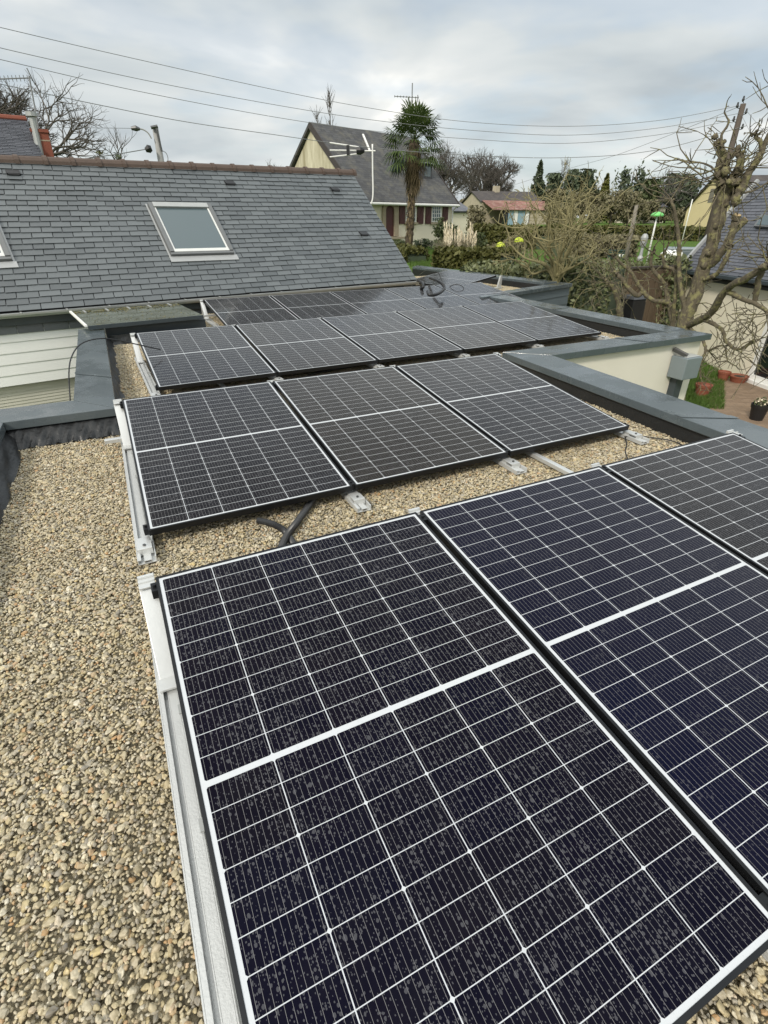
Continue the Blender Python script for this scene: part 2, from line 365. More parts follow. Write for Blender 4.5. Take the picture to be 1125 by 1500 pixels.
M['white'] = plain('white_paint', (0.74, 0.74, 0.71), 0.5, 0, 0.06, 6)
M['maroon'] = plain('maroon_paint', (0.068, 0.018, 0.016), 0.55, 0, 0.2, 6)
M['stone'] = plain('sandstone', (0.33, 0.28, 0.20), 0.85, 0, 0.3, 6, 0.4, 40)
M['wire'] = plain('wire', (0.20, 0.205, 0.21), 0.6)
M['green_bin'] = plain('green_plastic', (0.008, 0.035, 0.024), 0.5)
M['green_cap'] = plain('bright_green_plastic', (0.16, 0.55, 0.15), 0.5)
M['grey_box'] = plain('grey_metal_box', (0.20, 0.235, 0.25), 0.4, 0.2, 0.12, 6)
M['concrete'] = plain('concrete_pole', (0.30, 0.30, 0.29), 0.8, 0, 0.15, 10)
M['rust_roof'] = plain('rusty_tin', (0.30, 0.11, 0.075), 0.7, 0.1, 0.4, 1.2, spots=(0.8, 0.55, (0.42, 0.27, 0.22)))
M['blue_door'] = plain('pale_blue_paint', (0.24, 0.36, 0.43), 0.6, 0, 0.12, 2)
M['tile_dark'] = plain('dark_tile', (0.050, 0.043, 0.041), 0.8, 0, 0.25, 3)
M['stone_wall'] = plain('stone_wall', (0.40, 0.35, 0.26), 0.9, 0, 0.35, 3)
M['yellow_wall'] = plain('yellow_wall', (0.72, 0.60, 0.34), 0.85, 0, 0.06, 1)
def gable_mat():
    m, nt, b = newmat('weathered_gable'); k = NT(nt); o = k.obj()
    mp = k.n('ShaderNodeMapping'); mp.inputs['Scale'].default_value = (1.4, 1.4, 0.22); k.l(o, mp.inputs[0])
    f = k.ramp(k.noise(mp.outputs[0], 1.6, 7, 0.68), [(0.38, 0.0), (0.72, 1.0)])
    k.l(k.mix(f, (0.62, 0.58, 0.44), (0.25, 0.215, 0.12)), b.inputs['Base Color']); b.inputs['Roughness'].default_value = 0.9
    return m
M['gable'] = gable_mat()
def brick_slate(name, c0, c1, mortar, su, sv, lich):
    m, nt, b = newmat(name); k = NT(nt); uv = k.n('ShaderNodeUVMap')
    br = k.n('ShaderNodeTexBrick'); br.inputs['Color1'].default_value = (*c0, 1); br.inputs['Color2'].default_value = (*c1, 1); br.inputs['Mortar'].default_value = (*mortar, 1)
    br.inputs['Scale'].default_value = 1; br.inputs['Mortar Size'].default_value = 0.006; br.inputs['Brick Width'].default_value = su; br.inputs['Row Height'].default_value = sv
    k.l(uv.outputs[0], br.inputs['Vector'])
    q = k.ramp(k.noise(uv.outputs[0], 1.3, 8, 0.75), [(0.48, 0.0), (0.66, 1.0)]); c = k.mix(k.m('MULTIPLY', q, 0.7), br.outputs[0], lich)
    k.l(c, b.inputs['Base Color']); b.inputs['Roughness'].default_value = 0.75
    return m
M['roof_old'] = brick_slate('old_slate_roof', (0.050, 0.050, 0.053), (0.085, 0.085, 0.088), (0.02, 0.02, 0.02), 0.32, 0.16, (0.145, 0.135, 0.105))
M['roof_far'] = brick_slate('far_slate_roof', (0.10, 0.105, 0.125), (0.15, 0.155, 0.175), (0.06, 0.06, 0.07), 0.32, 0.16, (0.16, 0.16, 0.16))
M['roof_tiles'] = brick_slate('far_tile_roof', (0.042, 0.036, 0.035), (0.07, 0.058, 0.055), (0.02, 0.02, 0.02), 0.4, 0.25, (0.10, 0.085, 0.07))
M['roof_tin'] = brick_slate('rusty_roof', (0.17, 0.070, 0.052), (0.27, 0.125, 0.095), (0.10, 0.06, 0.05), 0.9, 3.0, (0.40, 0.29, 0.24))
def ground_mat():
    m, nt, b = newmat('grass_ground'); k = NT(nt); o = k.obj()
    f = k.noise(o, 0.35, 8, 0.65); g = k.noise(o, 6, 6, 0.7)
    c = k.mix(k.m('ADD', k.m('MULTIPLY', f, 0.5), k.m('MULTIPLY', g, 0.5)), (0.030, 0.062, 0.010), (0.115, 0.195, 0.036))
    br = k.ramp(k.noise(o, 0.8, 5, 0.6), [(0.55, 0.0), (0.75, 1.0)]); c = k.mix(k.m('MULTIPLY', br, 0.5), c, (0.12, 0.11, 0.045))
    k.l(c, b.inputs['Base Color']); b.inputs['Roughness'].default_value = 0.95; b.inputs['Specular IOR Level'].default_value = 0.1
    k.l(k.bump(k.noise(o, 18, 6), 0.8, 0.06), b.inputs['Normal']); return m
M['ground'] = ground_mat()
def patio_mat():
    m, nt, b = newmat('patio_paving'); k = NT(nt); o = k.obj()
    br = k.n('ShaderNodeTexBrick'); br.inputs['Scale'].default_value = 2.2; br.inputs['Mortar Size'].default_value = 0.012
    br.inputs['Color1'].default_value = (0.20, 0.135, 0.085, 1); br.inputs['Color2'].default_value = (0.27, 0.19, 0.125, 1); br.inputs['Mortar'].default_value = (0.13, 0.10, 0.07, 1)
    mp = k.n('ShaderNodeMapping'); mp.inputs['Rotation'].default_value = (0, 0, 0.5); k.l(o, mp.inputs[0]); k.l(mp.outputs[0], br.inputs['Vector'])
    st = k.ramp(k.noise(o, 2.5, 6, 0.7), [(0.45, 0.0), (0.65, 1.0)])
    k.l(k.mix(k.m('MULTIPLY', st, 0.4), br.outputs[0], (0.12, 0.085, 0.055)), b.inputs['Base Color']); b.inputs['Roughness'].default_value = 0.8; return m
M['patio'] = patio_mat()
def gravel_mats():
    m, nt, b = newmat('pebble'); k = NT(nt); info = k.n('ShaderNodeObjectInfo'); r = info.outputs['Random']; o = k.obj()
    c = k.ramp(r, [(0.0, (0.12, 0.12, 0.125)), (0.06, (0.27, 0.26, 0.23)), (0.17, (0.46, 0.40, 0.27)), (0.32, (0.60, 0.53, 0.36)), (0.42, (0.50, 0.41, 0.22)), (0.49, (0.30, 0.29, 0.27)),
                   (0.56, (0.74, 0.67, 0.49)), (0.66, (0.40, 0.37, 0.30)), (0.76, (0.70, 0.58, 0.35)), (0.86, (0.80, 0.76, 0.64)), (0.93, (0.48, 0.25, 0.085)), (0.97, (0.50, 0.43, 0.30)), (1.0, (0.66, 0.52, 0.24))])
    n = k.noise(o, 1.6, 4, 0.6)
    damp = k.ramp(k.noise(info.outputs['Location'], 1.7, 4, 0.6), [(0.36, 1.0), (0.56, 0.0)]); c = k.mix(k.m('MULTIPLY', damp, 0.20), c, (0.20, 0.165, 0.10))
    c = k.mix(0.06, c, (0.95, 0.82, 0.58))
    c = k.mix(k.ramp(n, [(0.35, 0.55), (0.7, 0.0)]), c, (0.24, 0.19, 0.11))
    k.l(c, b.inputs['Base Color']); b.inputs['Roughness'].default_value = 0.5; b.inputs['Specular IOR Level'].default_value = 0.45
    m2, nt, b = newmat('gravel_bed'); k = NT(nt); o = k.obj()
    vo = k.n('ShaderNodeTexVoronoi'); vo.inputs['Scale'].default_value = 80; k.l(o, vo.inputs['Vector'])
    s3 = k.n('ShaderNodeSeparateColor'); k.l(vo.outputs['Color'], s3.inputs[0])
    k.l(k.ramp(s3.outputs[0], [(0, (0.16, 0.135, 0.085)), (0.5, (0.32, 0.275, 0.18)), (1, (0.46, 0.40, 0.27))]), b.inputs['Base Color']); b.inputs['Roughness'].default_value = 0.8
    k.l(k.bump(k.m('SUBTRACT', 1.0, k.m('MULTIPLY', vo.outputs['Distance'], 60.0)), 0.5, 0.006), b.inputs['Normal'])
    return m, m2
M['pebble'], M['bed'] = gravel_mats()

# ================================================================== THE SETTING: terrain
def smooth(t): t = np.clip(t, 0, 1); return t*t*(3-2*t)
def gz(x, y):
    """ground height: low round the house, rising to the lawn, flat field, gentle rise far away"""
    x = np.asarray(x, float); y = np.asarray(y, float); dx, dy = x-CAM[0], y-CAM[1]
    D = np.hypot(dx, dy); a = np.arctan2(dx, dy); q = smooth((a-0.55)/0.30)
    q = np.where(a < -0.6, 1.0, q)
    s0 = 14.2+q*4.6; s1 = 18.0+q*9.5
    z = -2.6 + 2.6*smooth((D-s0)/(s1-s0))
    return z + 0.75*smooth((D-48)/55) + np.clip((D-110)/300, 0, 1)*0.45
def terrain():
    rr = np.concatenate([[0.3], np.linspace(4, 60, 75), np.geomspace(62, 1500, 30)]); na = 160
    an = np.arange(na)*2*pi/na; V = []
    for r in rr:
        x = CAM[0]+r*np.sin(an); y = CAM[1]+r*np.cos(an); V.append(np.stack([x, y, gz(x, y)], 1))
    V = np.concatenate(V); n = len(rr)
    Q = np.array([(i*na+j, (i+1)*na+j, (i+1)*na+(j+1) % na, i*na+(j+1) % na) for i in range(n-1) for j in range(na)])
    o = fastmesh('ground', V, Q, M['ground'], smooth=True); tag(o, kind='structure')
terrain()
pat = [atz(1016, 562, -2.594), atz(1042, 552, -2.594), atz(1089, 556, -2.594), atz(1135, 563, -2.594)+np.array([3, -3, 0]), np.array([15, -2, -2.594]), np.array([10.5, -2, -2.594]), atz(1075, 645, -2.594), atz(1040, 600, -2.594)]
o = MB().poly(pat).build('patio', M['patio']); tag(o, kind='structure')

# ================================================================== flat-roofed house we stand on
ZT = 0.20
flat = thing('flat_roof_house', 'low cream rendered extension with flat gravel roof and dark grey metal edge coping', 'house', (3, 3, -2.6))
RP = [(-1.1, -3.4), (3.75, -3.4), (3.95, 1.0), (4.2, 2.85), (7.0, 2.85), (7.0, 7.2), (9.6, 8.3), (9.6, 13.4), (8.0, 13.2), (6.6, 9.6), (1.35, 8.75), (1.3, 6.75), (-0.3, 6.75), (-0.25, 3.0), (-1.1, 2.95)]
mb = MB().poly([(p[0], p[1], -0.045) for p in RP]); mb.build('roof_deck', M['membrane'], flat)
def coping(name_pts, inner, outer, drop=0.075, joints=()):
    """one straight stretch: sheet-metal cap, sides turned down; inner/outer are (start, end) lines"""
    (a0, a1), (b0, b1) = [(np.array([p[0], p[1]]), np.array([q[0], q[1]])) for p, q in (inner, outer)]
    ts = [0]+list(joints)+[1]; Ln = np.linalg.norm(a1-a0)
    for i in range(len(ts)-1):
        t0 = ts[i]+(0.002/Ln if i else 0); t1 = ts[i+1]-(0.002/Ln if i < len(ts)-2 else 0)
        p = [a0+(a1-a0)*t0, a0+(a1-a0)*t1, b0+(b1-b0)*t1, b0+(b1-b0)*t0]
        zz = [ZT-0.008, ZT-0.008, ZT, ZT]
        c = MB().hexa([(q[0], q[1], ZT-drop) for q in p], [(q[0], q[1], z) for q, z in zip(p, zz)]).build('coping', M['coping'], flat, bevel=0.004)
        if i: # standing seam cover strip at the joint
            w = unit(a1-a0)*0.035; e = ts[i]; q0, q1 = a0+(a1-a0)*e, b0+(b1-b0)*e; n = unit(b0-a0)
            MB().slab([(*(q0-w-n*0.003), ZT-0.005), (*(q1-w+n*0.003), ZT+0.003), (*(q1+w+n*0.003), ZT+0.003), (*(q0+w-n*0.003), ZT-0.005)], (0, 0, 0.0025)).build('coping_joint', M['coping'], flat)
def wall(inset_pts, z0, z1, mat, name='wall'):
    return MB().prism(inset_pts, z0, z1).build(name, mat, flat)
# stretches (inner line, outer line)
coping('', ((-0.86, -3.4), (-0.86, 2.79)), ((-1.18, -3.4), (-1.18, 3.14)))
coping('', ((-0.86, 2.795), (-0.086, 2.795)), ((-1.18, 3.145), (-0.40, 3.145)))
coping('', ((-0.080, 2.80), (-0.095, 6.72)), ((-0.395, 3.15), (-0.415, 6.72)), joints=(0.27,))
coping('', ((3.58, -3.4), (3.99, 2.99)), ((3.87, -3.4), (4.37, 2.63)), joints=(0.29, 0.63))
coping('', ((7.13, 3.03), (3.995, 3.03)), ((7.13, 2.625), (4.375, 2.635)), joints=(0.42,))
coping('', ((6.76, 7.03), (6.76, 3.035)), ((7.13, 7.10), (7.13, 3.035)), joints=(0.45,))
coping('', ((9.86, 8.40), (6.66, 7.36)), ((9.90, 8.05), (6.55, 6.98)), joints=(0.5,))
coping('', ((8.85, 13.9), (9.45, 8.52)), ((9.25, 14.3), (9.86, 8.52)), joints=(0.5,))
# upstands under the copings (dark membrane inside) and outer walls
U = M['membrane']
wall([(-1.12, -3.4), (-0.90, -3.4), (-0.90, 2.86), (-1.12, 3.08)], -2.6, ZT-0.07, M['render'])
wall([(-1.12, 3.085), (-0.895, 2.865), (-0.14, 2.865), (-0.34, 3.085)], -2.6, ZT-0.07, M['render'])
wall([(-0.135, 2.87), (-0.13, 6.70), (-0.36, 6.70), (-0.335, 3.09)], -2.6, ZT-0.07, M['render'])
wall([(3.80, -3.4), (4.31, 2.60), (4.06, 2.97), (3.64, -3.4)], -2.6, ZT-0.07, M['render'])
wall([(4.315, 2.70), (7.05, 2.70), (7.05, 2.95), (4.07, 2.975)], -2.6, ZT-0.07, M['render'])
wall([(7.05, 2.955), (7.05, 7.15), (6.83, 7.15), (6.83, 2.955)], -2.6, ZT-0.07, M['render'])
cl = MB()
pa, pb = np.array([6.62, 7.06]), np.array([9.86, 8.10]); dd = pb-pa
for i in range(7):     # horizontal grey boards on the notch face
    z1 = ZT-0.075-i*0.19; n = np.array([dd[1], -dd[0]])/np.linalg.norm(dd)
    a, b = pa+n*0.012*(i % 1), pb
    cl.hexa([(*(pa+n*0.02), z1-0.183), (*(pb+n*0.02), z1-0.183), (*pb, z1-0.183), (*pa, z1-0.183)], [(*(pa+n*0.008), z1), (*(pb+n*0.008), z1), (*pb, z1), (*pa, z1)])
cl.build('cladding', M['clad'], flat)
wall([(6.64, 7.08), (9.84, 8.11), (9.80, 8.36), (6.70, 7.33)], -2.6, ZT-0.08, M['clad'])
wall([(9.83, 8.37), (9.22, 14.2), (8.92, 13.9), (9.50, 8.40)], -2.6, ZT-0.08, M['clad'])
for a, b in (((-0.885, -3.3), (-0.885, 2.85)), ((-0.885, 2.845), (-0.12, 2.845)), ((-0.112, 2.87), (-0.118, 6.7)), ((3.63, -3.4), (4.03, 2.99)), ((4.05, 3.0), (6.80, 3.0)), ((6.80, 3.0), (6.80, 7.1)), ((6.74, 7.36), (9.5, 8.42)), ((9.45, 8.45), (8.86, 13.9))):
    MB().bar((*a, 0.045), (*b, 0.045), 0.03, 0.19).build('upstand', U, flat)
# wrinkled bitumen strip turned up behind the copings at the left
def wrinkled(p0, p1, n, w, zlo, zhi, amp, seed):
    r = np.random.default_rng(seed); K = 60; R = 6; p0 = np.array(p0, float); p1 = np.array(p1, float); n = np.array(n, float); V = []
    ph = r.uniform(0, 6, 4)
    for i in range(K+1):
        t = i/K; b = p0+(p1-p0)*t
        for j in range(R+1):
            s = j/R; wob = amp*(sin(t*47+s*9+ph[0])+0.7*sin(t*83+s*5+ph[1])+0.5*sin(t*19-s*7+ph[2]))*(0.3+s)
            q = b+n*(w*s+wob*0.5); V.append((q[0], q[1], zhi+(zlo-zhi)*s+wob*0.6))
    Q = np.array([(i*(R+1)+j, i*(R+1)+j+1, (i+1)*(R+1)+j+1, (i+1)*(R+1)+j) for i in range(K) for j in range(R)])
    fastmesh('membrane_edge', np.array(V), Q, M['membrane'], flat, smooth=True)
wrinkled((-0.86, 2.82), (-0.10, 2.82), (0, -1), 0.17, 0.012, 0.12, 0.015, 1)
wrinkled((-0.87, -1.6), (-0.87, 2.8), (1, 0), 0.10, 0.01, 0.12, 0.014, 2)
wrinkled((-0.10, 2.9), (-0.10, 6.6), (1, 0), 0.08, 0.0, 0.10, 0.010, 3)
wrinkled((-0.05, 6.62), (1.2, 6.74), (0.1, -1), 0.22, 0.0, 0.10, 0.016, 4)
# dark fascia under the glass canopy
MB().bar((-0.09, 6.76, 0.09), (1.30, 6.90, 0.09), 0.10, 0.20).build('fascia', M['coping_dark'], flat)

# grey service box, bracket and cable duct on the rendered wall
bx = thing('service_box', 'grey metal junction box on the corner of the cream wall with dark cable duct below', 'utility box', (6.8, 2.6, -0.1))
P = [aty(x, y, 2.68) for x, y in ((987, 514), (1022, 520), (1019, 546), (985, 541))]
x0, x1, z0, z1 = 6.52, 6.82, -0.31, -0.03
MB().box(x0, x1, 2.46, 2.695, z0, z1).build('housing', M['grey_box'], bx, bevel=0.012)
MB().box(x0+0.03, x1-0.03, 2.49, 2.66, z1+0.001, z1+0.012).build('lid', M['alu'], bx, bevel=0.004)
MB().tube([(x1+0.001, 2.55, -0.17), (x1+0.03, 2.55, -0.17)], 0.028, 12).tube([(x1+0.031, 2.55, -0.17), (x1+0.055, 2.55, -0.19)], 0.014, 8).build('latch', M['bolt'], bx)
MB().bar((x0+0.0, 2.69, 0.05), (x0+0.06, 2.52, -0.01), 0.045, 0.05).build('bracket', M['bolt'], bx, bevel=0.004)
MB().box(6.62, 6.75, 2.59, 2.698, -2.58, z0-0.001).build('cable_duct', M['coping_dark'], bx, bevel=0.008)

# ================================================================== gravel (a bed and loose pebbles)
def gravel():
    rects = [(-0.80, 0.16, -1.7, 2.68), (0.16, 3.6, -2.5, -1.56), (0.16, 3.75, -0.25, 1.02), (3.40, 3.62, -1.56, -0.25), (3.75, 3.95, -0.2, 2.5), (3.30, 3.75, 1.02, 2.5),
             (-0.04, 4.05, 2.5, 3.0), (0.16, 3.7, 2.3, 2.5), (-0.04, 0.5, 3.0, 6.55), (0.5, 6.75, 3.02, 3.95), (5.6, 6.76, 3.95, 7.0), (0.5, 1.9, 6.45, 6.68), (1.35, 2.0, 6.68, 8.6), (5.7, 6.6, 7.0, 9.2), (6.6, 9.4, 8.5, 13.0), (6.6, 8.0, 7.5, 8.5)]
    mb = MB()
    for x0, x1, y0, y1 in rects:
        mb.add([(x0, y0, -0.012), (x1, y0, -0.012), (x1, y1, -0.012), (x0, y1, -0.012)], [(0, 1, 2, 3)])
    o = mb.build('gravel', M['bed']); tag(o, 'loose cream, grey and ochre pebbles spread over the flat roof', 'gravel', kind='stuff')
    bed = MB().poly([(p[0], p[1], -0.03) for p in RP]).build('gravel_bed', M['bed']); tag(bed, 'gravel layer lying under the solar panels', 'gravel', kind='stuff')
    g = bpy.data.node_groups.new('pebble_scatter', 'GeometryNodeTree')
    g.interface.new_socket('Geometry', in_out='INPUT', socket_type='NodeSocketGeometry'); g.interface.new_socket('Geometry', in_out='OUTPUT', socket_type='NodeSocketGeometry')
    N = g.nodes.new; L = g.links.new
    gi, go = N('NodeGroupInput'), N('NodeGroupOutput')
    dist = N('GeometryNodeDistributePointsOnFaces'); dist.distribute_method = 'POISSON'
    dist.inputs['Distance Min'].default_value = 0.0070; dist.inputs['Density Max'].default_value = 21000; L(gi.outputs[0], dist.inputs['Mesh'])
    join = N('GeometryNodeJoinGeometry')
    for i in range(7):
        ico = N('GeometryNodeMeshIcoSphere'); ico.inputs['Radius'].default_value = 1.0; ico.inputs['Subdivisions'].default_value = 3
        pos = N('GeometryNodeInputPosition'); nz = N('ShaderNodeTexNoise'); nz.noise_dimensions = '4D'; nz.inputs['W'].default_value = i*3.7
        nz.inputs['Scale'].default_value = 0.8; nz.inputs['Detail'].default_value = 1.5
        L(pos.outputs[0], nz.inputs['Vector'])
        sub = N('ShaderNodeVectorMath'); sub.operation = 'SUBTRACT'; sub.inputs[1].default_value = (0.5, 0.5, 0.5); L(nz.outputs['Color'], sub.inputs[0])
        scl = N('ShaderNodeVectorMath'); scl.operation = 'SCALE'; scl.inputs['Scale'].default_value = 1.5; L(sub.outputs[0], scl.inputs[0])
        sp_ = N('GeometryNodeSetPosition'); L(ico.outputs[0], sp_.inputs['Geometry']); L(scl.outputs[0], sp_.inputs['Offset'])
        sm = N('GeometryNodeSetShadeSmooth'); L(sp_.outputs[0], sm.inputs[0])
        mt = N('GeometryNodeSetMaterial'); mt.inputs['Material'].default_value = M['pebble']; L(sm.outputs[0], mt.inputs[0])
        ti = N('GeometryNodeGeometryToInstance'); L(mt.outputs[0], ti.inputs[0]); L(ti.outputs[0], join.inputs[0])
    inst = N('GeometryNodeInstanceOnPoints'); inst.inputs['Pick Instance'].default_value = True
    L(dist.outputs['Points'], inst.inputs['Points']); L(join.outputs[0], inst.inputs['Instance'])
    ri = N('FunctionNodeRandomValue'); ri.data_type = 'INT'; ri.inputs[4].default_value = 0; ri.inputs[5].default_value = 6; L(ri.outputs[2], inst.inputs['Instance Index'])
    rr = N('FunctionNodeRandomValue'); rr.data_type = 'FLOAT_VECTOR'; rr.inputs[0].default_value = (-0.6, -0.6, 0); rr.inputs[1].default_value = (0.6, 0.6, 6.283); rr.inputs['Seed'].default_value = 3
    L(rr.outputs[0], inst.inputs['Rotation'])
    rs = N('FunctionNodeRandomValue'); rs.data_type = 'FLOAT_VECTOR'; rs.inputs[0].default_value = (0.0043, 0.0036, 0.0028); rs.inputs[1].default_value = (0.0082, 0.0064, 0.0046); rs.inputs['Seed'].default_value = 5
    rb = N('FunctionNodeRandomValue'); rb.data_type = 'FLOAT'; rb.inputs[2].default_value = 0.0; rb.inputs[3].default_value = 1.0; rb.inputs['Seed'].default_value = 9
    pw = N('ShaderNodeMath'); pw.operation = 'POWER'; pw.inputs[1].default_value = 6.0; L(rb.outputs[1], pw.inputs[0])
    mu = N('ShaderNodeMath'); mu.operation = 'MULTIPLY_ADD'; mu.inputs[1].default_value = 1.25; mu.inputs[2].default_value = 0.84; L(pw.outputs[0], mu.inputs[0])
    vs = N('ShaderNodeVectorMath'); vs.operation = 'SCALE'; L(rs.outputs[0], vs.inputs[0]); L(mu.outputs[0], vs.inputs['Scale']); L(vs.outputs[0], inst.inputs['Scale'])
    rz = N('FunctionNodeRandomValue'); rz.data_type = 'FLOAT_VECTOR'; rz.inputs[0].default_value = (0, 0, 0.0); rz.inputs[1].default_value = (0, 0, 0.014); rz.inputs['Seed'].default_value = 12
    ps = N('GeometryNodeInputPosition'); lo = N('ShaderNodeTexNoise'); lo.inputs['Scale'].default_value = 3.0; lo.inputs['Detail'].default_value = 2; L(ps.outputs[0], lo.inputs['Vector'])
    lz = N('ShaderNodeMath'); lz.operation = 'MULTIPLY'; lz.inputs[1].default_value = 0.016; L(lo.outputs[0], lz.inputs[0])
    cz = N('ShaderNodeCombineXYZ'); L(lz.outputs[0], cz.inputs[2]); ad = N('ShaderNodeVectorMath'); L(rz.outputs[0], ad.inputs[0]); L(cz.outputs[0], ad.inputs[1])
    st = N('GeometryNodeSetPosition'); L(inst.outputs[0], st.inputs['Geometry']); L(ad.outputs[0], st.inputs['Offset'])
    j2 = N('GeometryNodeJoinGeometry'); L(gi.outputs[0], j2.inputs[0]); L(st.outputs[0], j2.inputs[0]); L(j2.outputs[0], go.inputs[0])
    md = o.modifiers.new('pebbles', 'NODES'); md.node_group = g
gravel()

# ================================================================== solar panels and their mounts
PW, PL, GAP, HN, TILT = 1.134, 1.743, 0.0448, 0.12, 0.1177
FR = 0.011; FH = 0.035
def make_panel(mat):
    """local frame: x across, -y towards the low edge, z normal to the glass; origin at the high left corner"""
    root = thing('solar_panel', None, None)
    f = MB()
    for x0, x1, y0, y1 in ((-FR, 0, -PL-FR, FR), (PW, PW+FR, -PL-FR, FR), (0, PW, 0, FR), (0, PW, -PL-FR, -PL)):
        f.box(x0, x1, y0, y1, -FH, 0.0015)
    fo = f.build('frame', M['frame'], root, bevel=0.001)
    go = MB().box(0.0002, PW-0.0002, -PL+0.0002, -0.0002, -0.008, -0.0005).build('cell_glass', mat, root)
    MB().box(0.005, PW-0.005, -PL+0.005, -0.005, -0.012, -0.0085).build('backsheet', M['plastic'], root)
    return root
protos = {}
def panel_copy(kind):
    if kind not in protos: protos[kind] = make_panel(M[kind]); return protos[kind]
    src = protos[kind]; r = src.copy(); S.collection.objects.link(r)
    for ch in src.children:
        c = ch.copy(); S.collection.objects.link(c); c.parent = r
    return r
ROWS = [dict(x=0.0, y=0.0, z=0.0, rot=0.0, n=3), dict(x=-0.0064, y=2.5135, z=0.0, rot=0.0295*0, n=3), dict(x=0.2674, y=5.2101, z=0.0184, rot=0.0224, n=5), dict(x=1.5248, y=8.0911, z=-0.0119, rot=0.0247, n=5)]
def rowmat(r): return Matrix.Translation((r['x'], r['y'], r['z'])) @ Matrix.Rotation(r['rot'], 4, 'Z')
tiltm = Matrix.Rotation(TILT, 4, 'X')
HF = HN+PL*sin(TILT)
rown = ['nearest row', 'second nearest row', 'third nearest row', 'back row below the slate roof']
ordn = ['leftmost', 'second from the left', 'third from the left', 'fourth from the left', 'fifth from the left']
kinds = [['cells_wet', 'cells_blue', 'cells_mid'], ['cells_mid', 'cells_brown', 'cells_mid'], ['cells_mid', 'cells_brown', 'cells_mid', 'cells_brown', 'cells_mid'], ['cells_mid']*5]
plab = {(0, 0): 'big front solar panel covered in large raindrops, leftmost of the nearest row', (0, 1): 'bluish nearly dry solar panel in the middle of the nearest row', (0, 2): 'rightmost solar panel of the nearest row, cut off by the picture edge'}
for ri, r in enumerate(ROWS):
    for i in range(r['n']):
        p = panel_copy(kinds[ri][i])
        p.matrix_basis = rowmat(r) @ Matrix.Translation((i*(PW+GAP), 0, HF)) @ tiltm
        lab = plab.get((ri, i), 'solar panel, %s in the %s' % (ordn[i] if i < r['n']-1 else 'rightmost', rown[ri]))
        tag(p, lab, 'solar panel', 'solar panels on the gravel roof')
# lone panel facing sideways behind the stepped coping
lp = panel_copy('cells_mid')
A, B, Cc = np.array([8.35, 11.15, 0.30]), np.array([8.75, 9.50, 0.30]), atz(704, 427, 0.12)
ex = unit(B-A); ey = unit((B-Cc)-ex*((B-Cc)@ex)); ez = np.cross(ex, ey)
lp.matrix_basis = Matrix.Translation([float(q) for q in A]) @ Matrix(((ex[0], ey[0], ez[0], 0), (ex[1], ey[1], ez[1], 0), (ex[2], ey[2], ez[2], 0), (0, 0, 0, 1))) @ Matrix.Diagonal((1.698/PW, 1.45/PL, 1, 1))
tag(lp, 'lone pale solar panel set sideways behind the far stepped coping', 'solar panel', 'solar panels on the gravel roof')

